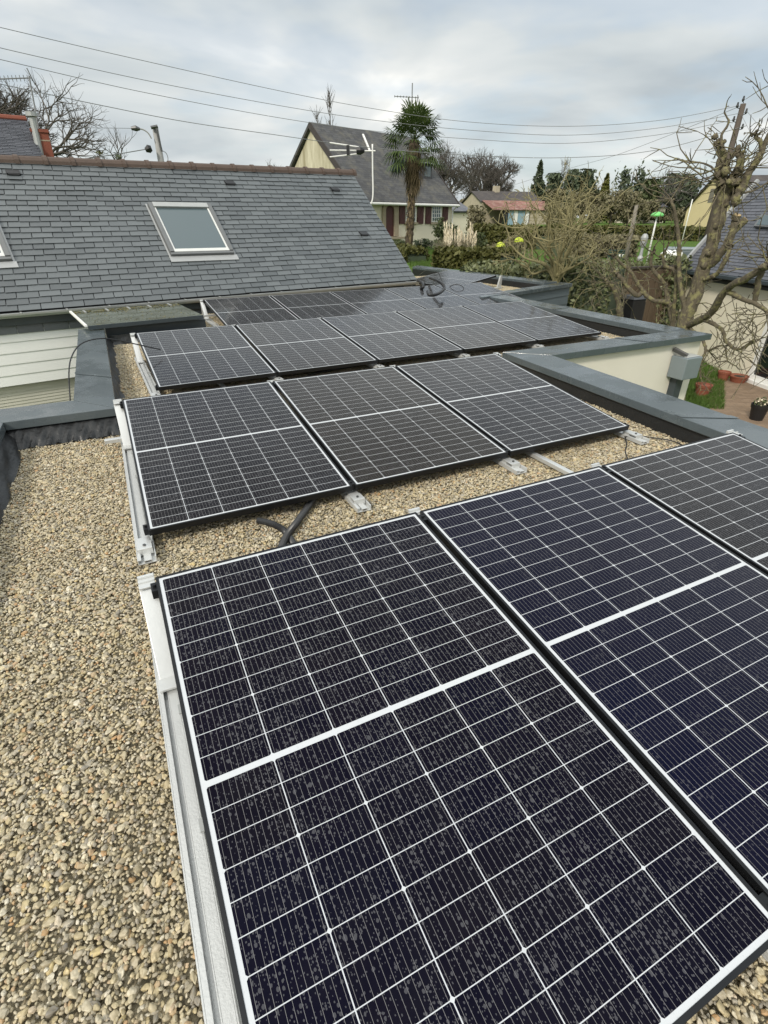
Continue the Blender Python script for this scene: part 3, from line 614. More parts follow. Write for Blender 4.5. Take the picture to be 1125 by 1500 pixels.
def make_mount(end):
    """local frame as a row: x=0 middle of the rail, y=0 at the high edge"""
    root = thing('panel_mount', None, None)
    y1, y0 = 0.03, -PL*cos(TILT)-0.16
    r = MB()
    for x0, x1, z0, z1 in ((-0.045, 0.045, 0.016, 0.021), (-0.045, -0.040, 0.021, 0.045), (-0.040, -0.026, 0.040, 0.045), (-0.014, -0.010, 0.021, 0.036), (-0.010, 0.018, 0.032, 0.036), (0.018, 0.022, 0.021, 0.036), (0.040, 0.045, 0.021, 0.050)):
        r.box(x0, x1, y0, y1, z0, z1)
    r.build('rail', M['alu_matt'], root, bevel=0.001)
    pst = MB()
    w = 0.030
    pst.hexa([(-w, -0.26, 0.047), (w, -0.26, 0.047), (w, -0.235, 0.047), (-w, -0.235, 0.047)], [(-w, 0.0, HF-0.02), (w, 0.0, HF-0.02), (w, 0.012, HF-0.02), (-w, 0.012, HF-0.02)])
    pst.hexa([(-w, -0.01, 0.03), (w, -0.01, 0.03), (w, 0.0, 0.03), (-w, 0.0, 0.03)], [(-w, 0.0135, HF-0.02), (w, 0.0135, HF-0.02), (w, 0.022, HF-0.02), (-w, 0.022, HF-0.02)])
    pst.box(-w, w, -0.02, 0.055, HF-0.019, HF-0.012).box(-w, w, 0.042, 0.055, HF-0.012, HF-0.002).box(-w, w, 0.012, 0.018, HF-0.012, HF-0.004)
    pst.box(-w-0.006, w+0.006, -0.31, -0.236, 0.046, 0.056)
    pst.build('high_post', M['alu'], root, bevel=0.0012)
    yb = -PL*cos(TILT)
    fb = MB().box(-0.036, 0.036, yb-0.090, yb-0.012, HN-0.062, HN-0.054).box(-0.036, 0.036, yb-0.095, yb-0.0905, 0.03, HN-0.052)
    fb.hexa([(-0.035, yb-0.03, 0.022), (0.035, yb-0.03, 0.022), (0.035, yb+0.05, 0.022), (-0.035, yb+0.05, 0.022)], [(-0.03, yb-0.02, HN-0.055), (0.03, yb-0.02, HN-0.055), (0.03, yb+0.03, HN-0.055), (-0.03, yb+0.03, HN-0.055)])
    fb.build('low_bracket', M['alu'], root, bevel=0.002)
    MB().tube([(0, yb-0.06, HN-0.0545), (0, yb-0.06, HN-0.047)], 0.008, 8).build('bolt', M['bolt'], root)
    s0 = -0.017 if not end else (0.012 if end < 0 else -0.042)
    for yy, zz in ((-0.035, HF-0.035*sin(TILT)), (yb+0.035, HN+0.035*sin(TILT))):
        cl = MB(); cl.box(s0, s0+0.03, yy-0.028, yy+0.028, zz-0.04, zz-0.004) if end else cl.box(-0.011, 0.011, yy-0.028, yy+0.028, zz-0.04, zz-0.001)
        cl.tube([(s0+0.013 if end else 0, yy, zz-0.004), (s0+0.013 if end else 0, yy, zz+0.007)], 0.007, 8)
        cl.build('clamp', M['frame'], root)
    if end:
        st = MB()
        for yy in (-0.42, -0.86):
            MB().box(0.014 if end < 0 else -0.05, 0.05 if end < 0 else -0.014, yy-0.02, yy+0.02, 0.0505, 0.058).build('cable_clip', M['zinc'], root)
    return root
mprotos = {}
def mount_copy(end):
    if end not in mprotos: mprotos[end] = make_mount(end); return mprotos[end]
    src = mprotos[end]; r = src.copy(); S.collection.objects.link(r)
    for ch in src.children:
        c = ch.copy(); S.collection.objects.link(c); c.parent = r
    return r
for ri, r in enumerate(ROWS):
    for i in range(r['n']+1):
        end = -1 if i == 0 else (1 if i == r['n'] else 0)
        x = -0.045 if end < 0 else (r['n']*(PW+GAP)-GAP+0.045 if end > 0 else i*(PW+GAP)-GAP/2)
        m_ = mount_copy(end); m_.matrix_basis = rowmat(r) @ Matrix.Translation((x, 0, 0))
        if end < 0: lab = 'aluminium rail exposed along the left end of the %s' % rown[ri]
        elif end > 0: lab = 'aluminium rail and bracket at the right end of the %s' % rown[ri]
        else: lab = 'aluminium bracket at the %s panel seam in the %s' % (['first', 'second', 'third', 'fourth'][i-1], rown[ri])
        tag(m_, lab, 'panel mount', 'aluminium mounts under the panels')
lm = thing('panel_mount', 'white bracket standing at the right edge of the lone far panel', 'panel mount', (8.8, 9.4, 0), 'aluminium mounts under the panels')
MB().hexa([(8.70, 9.32, 0.0), (8.84, 9.36, 0.0), (8.83, 9.40, 0.0), (8.69, 9.36, 0.0)], [(8.79, 9.34, 0.30), (8.86, 9.36, 0.30), (8.85, 9.40, 0.30), (8.78, 9.38, 0.30)]).build('high_post', M['alu'], lm)
MB().bar((8.85, 9.38, 0.03), (7.2, 8.9, 0.03), 0.07, 0.03).build('rail', M['alu_matt'], lm)
# loose aluminium lengths
for a, b, lab in (((2.585, 1.20, 0.035), (2.605, -0.15, 0.035), 'white aluminium strip bridging the gravel between the two nearest rows'),
                  ((-0.20, 2.33, 0.085), (0.3, 2.33, 0.085), 'short white aluminium tube sticking out left of the second row'),
                  ((0.88, 4.3, 0.035), (0.92, 3.4, 0.035), 'thin white aluminium strip under the front of the third row'),
                  ((1.3, 7.75, 0.10), (2.2, 7.85, 0.10), 'pale aluminium tube beneath the left end of the back row')):
    t = MB().bar(a, b, 0.04, 0.03).build('aluminium_tube', M['alu'], bevel=0.003); tag(t, lab, 'metal tube', 'loose aluminium lengths')
# cables
def spline(pts, n=10):
    P = np.asarray(pts, float); P = np.vstack([2*P[0]-P[1], P, 2*P[-1]-P[-2]]); out = []
    for i in range(1, len(P)-2):
        for t in np.linspace(0, 1, n, endpoint=False):
            a, b, c, d = P[i-1:i+3]; out.append(0.5*((2*b)+(-a+c)*t+(2*a-5*b+4*c-d)*t*t+(-a+3*b-3*c+d)*t**3))
    out.append(P[-2]); return np.array(out)
def cable(name, pts, r, mat, lab, cat='cable', corr=False, k=8):
    p = spline(pts, 40 if corr else 10)
    rad = np.full(len(p), r)
    if corr: rad[::2] *= 0.84
    o = MB().tube(p, rad, k).build(name, mat, smooth=not corr); return tag(o, lab, cat)
def g3(x, y, z): return atz(x, y, z)
cable('conduit', [g3(470, 715, 0.06), g3(455, 737, 0.035), g3(435, 765, 0.04), g3(420, 785, 0.035), g3(408, 812, 0.03)], 0.021, M['conduit'], 'dark corrugated conduit running from the second row under the front panels', 'conduit', True, 12)
cable('conduit', [g3(378, 762, 0.025), g3(400, 768, 0.03), g3(418, 779, 0.018), g3(432, 800, 0.015), g3(440, 815, 0.015)], 0.019, M['conduit'], 'open end of a short corrugated conduit lying on gravel', 'conduit', True, 12)
cable('cable', [g3(915, 640, 0.04), g3(930, 638, 0.03), g3(955, 641, 0.025), g3(985, 646, 0.025), g3(1001, 654, 0.02), g3(998, 664, 0.02)], 0.0045, M['plastic'], 'thin black cable curving right over gravel towards the coping')
cable('cable', [g3(916, 641, 0.03), g3(918, 652, 0.025), g3(916, 661, 0.025), g3(921, 676, 0.03)], 0.0045, M['plastic'], 'short thin black cable dropping from the second row to the front row')
cable('cable', [atd(103, 590, 5.1), atd(101, 545, 5.3), atd(106, 520, 5.5), atd(120, 503, 5.7), atd(145, 496, 5.9), atd(170, 498, 6.0), atd(203, 505, 6.1), atd(235, 512, 6.2)], 0.006, M['plastic'], 'thin black cable arching over the left coping')
cable('cable', [g3(440, 560, 0.03), g3(455, 549, 0.05), g3(490, 541, 0.04), g3(530, 534, 0.04)], 0.012, M['plastic'], 'black cable lying under the front edge of the third row')
zz = 0.33
cable('conduit', [g3(629.5, 407, zz+.10), g3(638, 410, zz+.12), g3(647, 415, zz+.10), g3(650.5, 423, zz+.02), g3(641, 430.5, zz), g3(629, 432, zz), g3(626.5, 427, zz+.03)], 0.028, M['plastic'], 'thick black conduit hooked over the far end of the back row', 'conduit')
cable('cable', [g3(612, 411, .30), g3(618, 414, .38), g3(620, 420, .34), g3(616, 424, .27)], 0.03, M['plastic'], 'short thick black cable end at the corner of the slate roof')
cable('cable', [g3(655, 424, .24), g3(662, 418, .32), g3(672, 417, .34), g3(679, 422, .28), g3(676, 430, .2)], 0.008, M['plastic'], 'thin looped black cable beside the lone far panel')
cable('cable', [g3(615, 402, .2), g3(625, 396, .45), g3(640, 398, .5), g3(648, 412, .3)], 0.006, M['plastic'], 'thin brown wire looping up behind the slate roof corner')

# ================================================================== slate-roofed house on the left
sh = thing('slate_roof_house', 'house with dark grey slate roof, brown ridge tiles and white boarded wall', 'house', (2, 11, -2.6))
EA, EB = np.array([-1.45, 8.10, 0.30]), np.array([6.47, 9.44, 0.30])
RA, RB = np.array([-1.098, 10.72, 2.416]), np.array([6.033, 12.02, 2.495])
ed = unit(EB-EA)
EL, RL = EA-ed*1.3, RA-unit(RB-RA)*1.5
nrm = unit(np.cross(EB-EA, RB-EA)); nrm = nrm*np.sign(nrm[2])
def slates(p00, p10, p01, p11, rows, width, rng, mat, parent, name='slate_tiles', th=0.007, lift=0.016, gap=0.011, holes=()):
    """lapped slates: bottom edge p00-p10, top edge p01-p11; every slate a thin tapered block"""
    p00, p10, p01, p11 = [np.asarray(q, float) for q in (p00, p10, p01, p11)]
    n = unit(np.cross(p10-p00, p01-p00)); n = n*np.sign(n[2]); mb = MB()
    def P(s, t): return (p00*(1-s)+p10*s)*(1-t)+(p01*(1-s)+p11*s)*t
    for j in range(rows):
        t0, t1 = j/rows-0.10/rows, min(1.0, (j+1)/rows+0.12/rows)
        Lr = np.linalg.norm(P(1, t0)-P(0, t0)); k = Lr/width; x = -0.5*(j % 2)+rng.uniform(-0.04, 0.04)
        while x < k:
            a, b = max(0, x)/k, min(k, x+1)/k
            g = gap/Lr
            if b-a > 0.15/k:
                dz = rng.uniform(0, 0.004); dt = rng.uniform(-0.05, 0.05)/rows
                c = [P(a+g/2, t0+dt), P(b-g/2, t0+dt+rng.uniform(-.02, .02)/rows), P(b-g/2, t1), P(a+g/2, t1)]
                lo, hi = n*(lift+dz), n*(0.002)
                bot = [c[0]+lo, c[1]+lo, c[2]+hi, c[3]+hi]
                mb.hexa(bot, [q+n*th for q in bot])
            x += 1
    return mb.build(name, mat, parent)
rng = np.random.default_rng(5)
dn = -nrm*0.02
MB().slab([EL+dn, EB+dn, RB+dn, RL+dn], -nrm*0.12).build('roof_deck', M['underlay'], sh)
slates(EL, EB, RL, RB, 27, 0.305, rng, M['slate'], sh)
back = np.array([-0.12, 1, 0])*2.9; bl, bb = RL+back+np.array([0, 0, -2.1]), RB+back+np.array([0, 0, -2.1])
MB().slab([RL, RB, bb, bl], (0, 0, -0.1)).build('roof_back', M['slate'], sh)
gx = -unit(np.array([ed[0], ed[1], 0]))*0.10
MB().slab([EB+gx+(0, 0, -.14), RB+gx+(0, 0, -.14), bb+gx+(0, 0, -.12), np.array([bb[0], bb[1], -2.7])+gx, np.array([EB[0], EB[1], -2.7])+gx], -unit(np.array([ed[0], ed[1], 0]))*0.25).build('gable_wall', M['render'], sh)
# ridge: half-round clay tiles with a rolled collar at each joint
rd = MB(); rl = np.linalg.norm(RB-RL); rdv = (RB-RL)/rl; side = unit(np.cross(rdv, UZ)); upn = np.cross(side, rdv)
nt_ = 20; K = 8
for i in range(nt_):
    a = RL+rdv*(rl+0.06)*i/nt_; b = RL+rdv*(rl+0.06)*((i+1)/nt_-0.0005)
    for (s, e, r) in ((a, b, 0.110), (b-rdv*0.055, b+rdv*0.012, 0.128)):
        if r > 0.12: r += rng.uniform(-0.003, 0.004)
        ring = []
        for q in (s, e):
            ring.append([q-upn*0.045+side*(r*cos(t))+upn*(r*sin(t)*1.0) for t in np.linspace(-0.15, pi+0.15, K)])
        V = ring[0]+ring[1]; f = [(k, k+1, K+k+1, K+k) for k in range(K-1)]+[tuple(range(K)), tuple(range(K, 2*K))[::-1]]
        rd.add(V, f)
rd.build('ridge_tiles', M['ridge'], sh)
# gutter along the eave
out_ = unit(np.array([ed[1], -ed[0], 0]))
gt = MB(); ga = EL+out_*0.06+(0, 0, -0.02); gb = EB+out_*0.06+(0, 0, -0.02); Kg = 9
V = [q+out_*(0.065*cos(t))+UZ*(0.065*sin(t)) for q in (ga, gb) for t in np.linspace(pi, 2*pi, Kg)]
V += [q+out_*(0.060*cos(t))+UZ*(0.060*sin(t)) for q in (ga, gb) for t in np.linspace(pi, 2*pi, Kg)]
f = [(k, k+1, Kg+k+1, Kg+k) for k in range(Kg-1)]+[(2*Kg+k, 3*Kg+k, 3*Kg+k+1, 2*Kg+k+1) for k in range(Kg-1)]+[(Kg-1, Kg*3-1, Kg*4-1, Kg*2-1), (0, Kg, Kg*3, Kg*2)]
gt.add(V, f)
gt.build('gutter', M['zinc'], sh)
br = MB()
for i in range(15):
    q = ga+(gb-ga)*(i+0.5)/15; br.bar(q+out_*0.067+(0, 0, 0.004), q-out_*0.09+(0, 0, 0.010), 0.025, 0.004)
br.build('gutter_straps', M['zinc'], sh)
MB().slab([EL-out_*0.02+(0, 0, -0.03), EB-out_*0.02+(0, 0, -0.03), EB-out_*0.02+(0, 0, -0.20), EL-out_*0.02+(0, 0, -0.20)], -out_*0.03).build('fascia', M['coping_dark'], sh)
# hung slate course below the gutter, white lap boards, beige shutter
wo = -out_*0.10
sk = MB()
for i in range(26):
    a = EL+wo+ed*(0.36*i); b = a+ed*0.353; sk.hexa([a+(0, 0, -.33)+out_*.03, b+(0, 0, -.33)+out_*.03, b+(0, 0, -.33)+out_*.02, a+(0, 0, -.33)+out_*.02], [a+(0, 0, -.18)+out_*.01, b+(0, 0, -.18)+out_*.01, b+(0, 0, -.18), a+(0, 0, -.18)])
sk.build('hung_slates', M['slate'], sh)
bd = MB(); z = 0.02
while z > -0.80:
    a, b = EL+wo, EB+wo
    h = min(0.165, z+0.80)
    bd.hexa([(*(a+out_*.022)[:2], z-h), (*(b+out_*.022)[:2], z-h), (*b[:2], z-h), (*a[:2], z-h)], [(*(a+out_*.008)[:2], z+.008), (*(b+out_*.008)[:2], z+.008), (*b[:2], z+.008), (*a[:2], z+.008)])
    z -= 0.165
bd.build('boarded_wall', M['clad_white'], sh)
MB().slab([EL+wo*3, EB+wo*3, EB+wo*3+(0, 0, -3.0), EL+wo*3+(0, 0, -3.0)], wo).build('wall', M['render'], sh)
lv = MB()
for i in range(34):
    z = -0.83-i*0.05; a, b = EL+wo*1.9, EB+wo*1.9
    lv.hexa([(*(a+out_*.015)[:2], z-.047), (*(b+out_*.015)[:2], z-.047), (*a[:2], z-.047)], [(*(a+out_*.004)[:2], z), (*(b+out_*.004)[:2], z), (*a[:2], z)])
lv.build('louvred_shutter', M['shutter_beige'], sh)
# skylights: clad frame, pane, flashing apron
rn = nrm
def onroof(x, y, h=0.0): return atp(x, y, EA+nrm*0.012, nrm)+nrm*h
def skylight(c, parent):
    """c: px corners top-left, top-right, bottom-right, bottom-left of the outer frame"""
    P = [onroof(*q) for q in c]; o = P[3]; ex = unit(P[2]-P[3]); ey = np.cross(rn, ex); ey = ey*np.sign(ey[2])
    w = np.linalg.norm(P[2]-P[3]); h = np.mean([(P[0]-o)@ey, (P[1]-o)@ey])
    L = lambda u, v, z: o+ex*u+ey*v+rn*z
    def bx(m, u0, u1, v0, v1, z0, z1): m.hexa([L(u0, v0, z0), L(u1, v0, z0), L(u1, v1, z0), L(u0, v1, z0)], [L(u0, v0, z1), L(u1, v0, z1), L(u1, v1, z1), L(u0, v1, z1)])
    f = MB(); t = 0.075
    bx(f, 0, t, 0.055, h, 0, 0.085); bx(f, w-t, w, 0.055, h, 0, 0.085); bx(f, 0, w, 0, 0.054, 0, 0.07)
    fr = f.build('skylight', M['sky_frame'], parent, bevel=0.006)
    g = MB(); bx(g, t+.001, w-t-.001, h-0.115, h, 0.0, 0.095); g.build('blind_box', M['zinc'], fr, bevel=0.006)
    g = MB(); bx(g, t+.001, w-t-.001, 0.056, 0.125, 0.0, 0.075); bx(g, t+.001, t+.035, .126, h-.116, 0, 0.068); bx(g, w-t-.035, w-t-.001, .126, h-.116, 0, 0.068); g.build('sash', M['sky_frame_l'], fr, bevel=0.004)
    g = MB(); bx(g, t+.036, w-t-.036, .126, h-.116, 0.03, 0.056); g.build('pane', M['pane'], fr)
    g = MB(); bx(g, -0.04, w+0.05, -0.13, -0.003, 0.010, 0.024); bx(g, -0.035, -0.003, 0.0, h+.03, 0.01, 0.022); bx(g, w+0.003, w+.035, 0.0, h+.03, 0.01, 0.022)
    g.build('flashing', M['lead'], fr, bevel=0.003)
    return fr
skylight([(218, 301), (311, 304), (343, 374), (251, 377)], sh)
q1, q2 = onroof(-6, 313), onroof(19, 384)
ww = 1.15
skylight([(-74, 311), (-8, 313), (19, 384), (-62, 388)], sh)
for (x, y) in ((21, 258), (338, 272), (492, 281), (534, 346)):
    p = onroof(x, y); ey = unit(np.cross(nrm, ed)); ey = ey*np.sign(ey[2]); v = MB()
    c = [p-ed*0.10, p+ed*0.10, p+ed*0.10+ey*0.13, p-ed*0.10+ey*0.13]
    v.hexa([q+nrm*0.0 for q in c], [c[0]+nrm*0.055, c[1]+nrm*0.055, c[2]+nrm*0.022, c[3]+nrm*0.022])
    o = v.build('roof_vent', M['plastic'], sh, bevel=0.003)
    v = MB(); v.slab([c[0]-ey*.002+ed*.015+nrm*.012, c[1]-ey*.002-ed*.015+nrm*.012, c[1]-ey*.002-ed*.015+nrm*.05, c[0]-ey*.002+ed*.015+nrm*.05], -ey*0.02); v.build('grille', M['plastic'], o)
    v = MB(); v.slab([c[0]-ey*.10+nrm*.020, c[1]-ey*.10+nrm*.020, c[1]-ey*.023+nrm*.022, c[0]-ey*.023+nrm*.022], nrm*0.003); v.build('apron', M['slate'], o)

# glass canopy with wet leaves over the gap between the two roofs
ca = thing('glass_canopy', 'low glass canopy sheet with wet moss and leaves under the gutter', 'canopy', (0.5, 7.2, 0.2))
c0, c1, c2, c3 = np.array([-0.50, 7.90, 0.265]), np.array([-0.28, 6.55, 0.245]), np.array([1.28, 6.80, 0.245]), np.array([1.08, 8.16, 0.265])
MB().slab([c0, c1, c2, c3], (0, 0, 0.010)).build('glass_sheet', M['canopy'], ca)
MB().bar(c0+(-.02, 0, 0.012), c1+(-.02, 0, 0.012), 0.035, 0.03).build('edge_trim', M['white'], ca, bevel=0.004)
MB().bar(c1+(0, -0.012, -0.01), c2+(0, -0.012, -0.01), 0.02, 0.05).build('front_bar', M['coping_dark'], ca)
b_ = MB()
for i in range(5):
    t = (i+0.5)/5; a = c0+(c3-c0)*t; b_.bar(a+(0, 0, 0.016), a+(c1-c0)*0.16+(0, 0, 0.016), 0.03, 0.008)
b_.build('clips', M['zinc'], ca)
MB().slab([c0+(.05, 0, -.30), c1+(.05, 0, -.30), c2+(0, 0, -.30), c3+(0, 0, -.30)], (0, 0, -0.02)).build('flat_roof_below', M['shutter_beige'], ca)
lf = []; r_ = np.random.default_rng(8)
for i in range(900):
    s = r_.uniform(0, 1); t = abs(r_.normal(0, 0.11))+0.01
    if r_.random() < 0.18: t = r_.uniform(0, 1)
    if t > 0.98: continue
    p = c0+(c3-c0)*s+(c1-c0)*t+np.array([0, 0, 0.0125]); a = r_.uniform(0, 6.28); w = r_.uniform(.008, .022)
    ux = np.array([cos(a), sin(a), r_.uniform(-.1, .3)])*w; uy = np.array([-sin(a), cos(a), r_.uniform(-.1, .3)])*w*.6
    lf.append([p-ux, p-uy, p+ux, p+uy])
V = np.array(lf).reshape(-1, 3); fastmesh('wet_leaves', V, np.arange(len(V)).reshape(-1, 4), M['moss'], ca)

# ================================================================== buildings beyond
def uvquads(name, quads, mat, parent, thick=None):
    """roof planes: every quad (bl, br, tr, tl) gets a metre-scaled UV; given a small thickness"""
    V = []; F = []; UV = []
    for q in quads:
        q = [np.asarray(p, float) for p in q]; n = unit(np.cross(q[1]-q[0], q[3]-q[0])); n = n*np.sign(n[2]) if abs(n[2]) > 1e-3 else n
        ex = unit(q[1]-q[0]); ey = np.cross(n, ex); ey = ey if (q[3]-q[0])@ey > 0 else -ey
        b = len(V); m = len(q); V += q+[p-n*(thick or 0.08) for p in q]
        F.append(tuple(range(b, b+m))); F.append(tuple(range(b+m, b+2*m))[::-1]); F += [(b+i, b+m+i, b+m+(i+1) % m, b+(i+1) % m) for i in range(m)]
        uv = [((p-q[0])@ex, (p-q[0])@ey) for p in q]+[((p-q[0])@ex, (p-q[0])@ey) for p in q]; UV += uv
    me = bpy.data.meshes.new(name); me.from_pydata([tuple(map(float, v)) for v in V], [], F); me.materials.append(mat)
    l = me.uv_layers.new(name='UVMap')
    for i, lp_ in enumerate(me.loops): l.data[i].uv = (float(UV[lp_.vertex_index][0]), float(UV[lp_.vertex_index][1]))
    o = bpy.data.objects.new(name, me); S.collection.objects.link(o)
    if parent is not None: adopt(o, parent)
    return o
def gable_house(root, E0, e, length, depth, rise, zbase, walls, roofm, gablem=None, over=0.25, side=1, vergew=0.25):
    """E0: left end of the front eave (wall line), e: eave direction, house body extends away from the viewer"""
    e = unit(np.array([e[0], e[1], 0])); n = np.array([-e[1], e[0], 0]); E0 = np.asarray(E0, float); ze = E0[2]
    a, b = E0, E0+e*length; c, d = b+n*depth, a+n*depth
    w = MB(); t = 0.3
    def z(p, zz): return np.array([p[0], p[1], zz])
    w.slab([z(a, zbase), z(b, zbase), z(b, ze), z(a, ze)], n*t)
    w.slab([z(d, zbase), z(c, zbase), z(c, ze), z(d, ze)], -n*t)
    w.build('wall', walls, root)
    top = rise; mid = n*depth/2
    for p, s in ((a, 1), (b, -1)):
        g = MB().slab([z(p, zbase)+n*(t+.002), z(p+n*depth, zbase)-n*(t+.002), z(p+n*depth, ze)-n*(t+.002), z(p+mid, ze+top-0.05), z(p, ze)+n*(t+.002)], e*s*t)
        g.build('gable_wall', gablem or walls, root)
    sl_ = top/(depth/2); o = over
    A0 = a-e*vergew-n*o-UZ*sl_*o; A1 = b+e*vergew-n*o-UZ*sl_*o; R0 = a-e*vergew+mid+UZ*top; R1 = b+e*vergew+mid+UZ*top
    B0 = d-e*vergew+n*o-UZ*sl_*o; B1 = c+e*vergew+n*o-UZ*sl_*o
    up = UZ*0.12
    uvquads('roof', [(A0+up, A1+up, R1+up, R0+up), (B1+up, B0+up, R0+up-n*.001, R1+up-n*.001)], roofm, root, 0.12)
    return dict(a=a, b=b, c=c, d=d, e=e, n=n, R0=R0+up, R1=R1+up, A0=A0+up, A1=A1+up)
# ---- the house with the palm
eh = np.array([0.941, 0.339, 0]); nh = np.array([-0.339, 0.941, 0])
HB = atd(663, 293, 38.0)                       # right end of the front eave
HA = atp(527, 289, HB, nh)                     # left end on the same facade
mh = thing('palm_garden_house', 'cream house with tall old slate roof, arched door and maroon shutters behind palm', 'house', (*HB[:2], 0))
zb = float(gz(HB[0], HB[1]))-0.15
Lh = float((HB-HA)@eh); HA = HB-eh*Lh
ap = atp(457, 183, HA, eh)                     # gable apex
gd = float((ap-HA)@nh)*2; gr = float(ap[2]-HA[2])
H = gable_house(mh, HA, eh, Lh, gd, gr, zb, M['render_y'], M['roof_old'], M['gable'], 0.35, vergew=0.2)
def fac(x, y, off=0.0): return atp(x, y, HB, nh)-nh*off
def frect(x0, x1, y0, y1, name, mat, parent, off=0.0, th=0.05, bevel=0):
    p = [fac(x0, y1, off), fac(x1, y1, off), fac(x1, y0, off), fac(x0, y0, off)]
    zz = (p[0][2]+p[1][2])/2, (p[2][2]+p[3][2])/2
    q = [np.array([p[0][0], p[0][1], zz[0]]), np.array([p[1][0], p[1][1], zz[0]]), np.array([p[1][0], p[1][1], zz[1]]), np.array([p[0][0], p[0][1], zz[1]])]
    return MB().slab(q, -nh*th).build(name, mat, parent, bevel=bevel)
ds = MB()   # arched stone surround
def arch(xc, hw, ytop, ybot, k=10):
    pts = [(xc-hw, ybot)]+[(xc-hw*cos(t), ytop+hw*1.05-hw*1.05*sin(t)) for t in np.linspace(0, pi, k)]+[(xc+hw, ybot)]
    return pts
o_ = arch(570.5, 11.5, 294.5, 346); i_ = arch(569.5, 6.2, 301, 346)
for k in range(len(o_)-1):
    q = [fac(*o_[k], .02), fac(*o_[k+1], .02), fac(*i_[k+1], .02), fac(*i_[k], .02)]; ds.slab(q, -nh*0.10)
drr = MB().slab([fac(*q, .015) for q in i_], -nh*0.03).build('front_door', M['maroon'], mh)
ds.build('door_surround', M['stone'], drr)
frect(555, 588, 347, 350, 'doorstep', M['stone'], drr, 0.02, 0.5)
shutters = []
for x0, x1 in ((584, 592), (610.3, 619), (622.4, 630), (647, 654.5)):
    s_ = frect(x0, x1, 300, 328, 'shutter', M['maroon'], mh, 0.02, 0.05)
    a, b = fac(x0+.6, 326, .071), fac(x1-.6, 303, .071); MB().bar(a, b, 0.02, 0.08).build('brace', M['maroon'], s_)
for x0, x1 in ((593, 609.5), (631, 646.3)):
    f_ = frect(x0+.6, x1-.6, 301, 325, 'window', M['white'], mh, 0.005, 0.03)
    pn = MB(); xs = np.linspace(x0+1.6, x1-1.6, 5); ys = np.linspace(302, 324, 5)
    for i in range(4):
        for j in range(4):
            g_ = 0.45
            q = [fac(xs[i]+g_, ys[j+1]-g_, .037), fac(xs[i+1]-g_, ys[j+1]-g_, .037), fac(xs[i+1]-g_, ys[j]+g_, .037), fac(xs[i]+g_, ys[j]+g_, .037)]; pn.slab(q, -nh*0.006)
    pn.build('pane', M['pane'], f_)
    frect(x0-1.2, x1+1.2, 326, 328.5, 'sill', M['stone'], f_, 0.0, 0.12)
    frect(x0-1, x1+1, 294.6, 300, 'lintel', M['stone'], f_, 0.0, 0.03)
gq = H['A0']-nh*0.04-UZ*0.10; MB().tube([gq, gq+eh*(Lh+0.4)], 0.07, 8).tube([gq+eh*(Lh+0.25), gq+eh*(Lh+0.1)+nh*0.25-UZ*0.3, np.array([*(gq+eh*(Lh+0.1)+nh*0.25)[:2], zb])], 0.045, 6).build('gutter', M['white'], mh)
# roof pieces: small flat-topped dormer, open roof hatch, verge boards
rnh = unit(np.cross(H['A1']-H['A0'], H['R0']-H['A0'])); rnh *= np.sign(rnh[2])
def hr(x, y): return atp(x, y, H['A0'], rnh)
p = hr(626, 262); dm = MB(); w_ = 0.42
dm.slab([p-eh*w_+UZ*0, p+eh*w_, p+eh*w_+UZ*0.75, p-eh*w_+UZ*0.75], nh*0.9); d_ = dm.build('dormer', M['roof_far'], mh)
MB().slab([p-eh*.8+UZ*.76-nh*.15, p+eh*.8+UZ*.76-nh*.15, p+eh*.8+UZ*.86+nh*1.2, p-eh*.8+UZ*.86+nh*1.2], UZ*0.08).build('dormer_roof', M['lead'], d_)
MB().slab([p-eh*.28+UZ*.12-nh*.012, p+eh*.28+UZ*.12-nh*.012, p+eh*.28+UZ*.62-nh*.012, p-eh*.28+UZ*.62-nh*.012], nh*0.01).build('window', M['pane'], d_)
p = hr(579, 251); MB().slab([p-eh*.45, p+eh*.45, p+eh*.45+UZ*.55-nh*.35, p-eh*.45+UZ*.55-nh*.35], -nh*0.04).build('roof_hatch', M['pane'], mh)
for R_, A_ in ((H['R0'], H['A0']), (H['R1'], H['A1'])):
    MB().bar(A_-UZ*.12, R_-UZ*.12, 0.06, 0.28).build('verge_board', M['tile_dark'], mh)
MB().bar(hr(531, 198)+rnh*.05, hr(541, 222)+rnh*.05, 0.10, 0.06).build('roof_flashing', M['white'], mh)
ra = thing('roof_aerial', 'thin television aerial on the ridge of the palm garden house', 'aerial', atd(603, 158, 43))
q = atd(603, 172, 43.2); MB().tube([q-UZ*1.5, q+UZ*1.8], 0.035, 6).build('mast', M['wire'], ra)
mb = MB(); mb.tube([atd(578, 141, 43), atd(613, 143, 43)], 0.025, 5)
for t in np.linspace(0.0, 1, 9):
    q = atd(578, 141, 43)*(1-t)+atd(613, 143, 43)*t; mb.tube([q-np.array([.15, .3, 0]), q+np.array([.15, .3, 0])], 0.015, 4)
mb.tube([atd(612, 139, 43), atd(612, 150, 43)], 0.03, 5); mb.build('boom', M['wire'], ra)

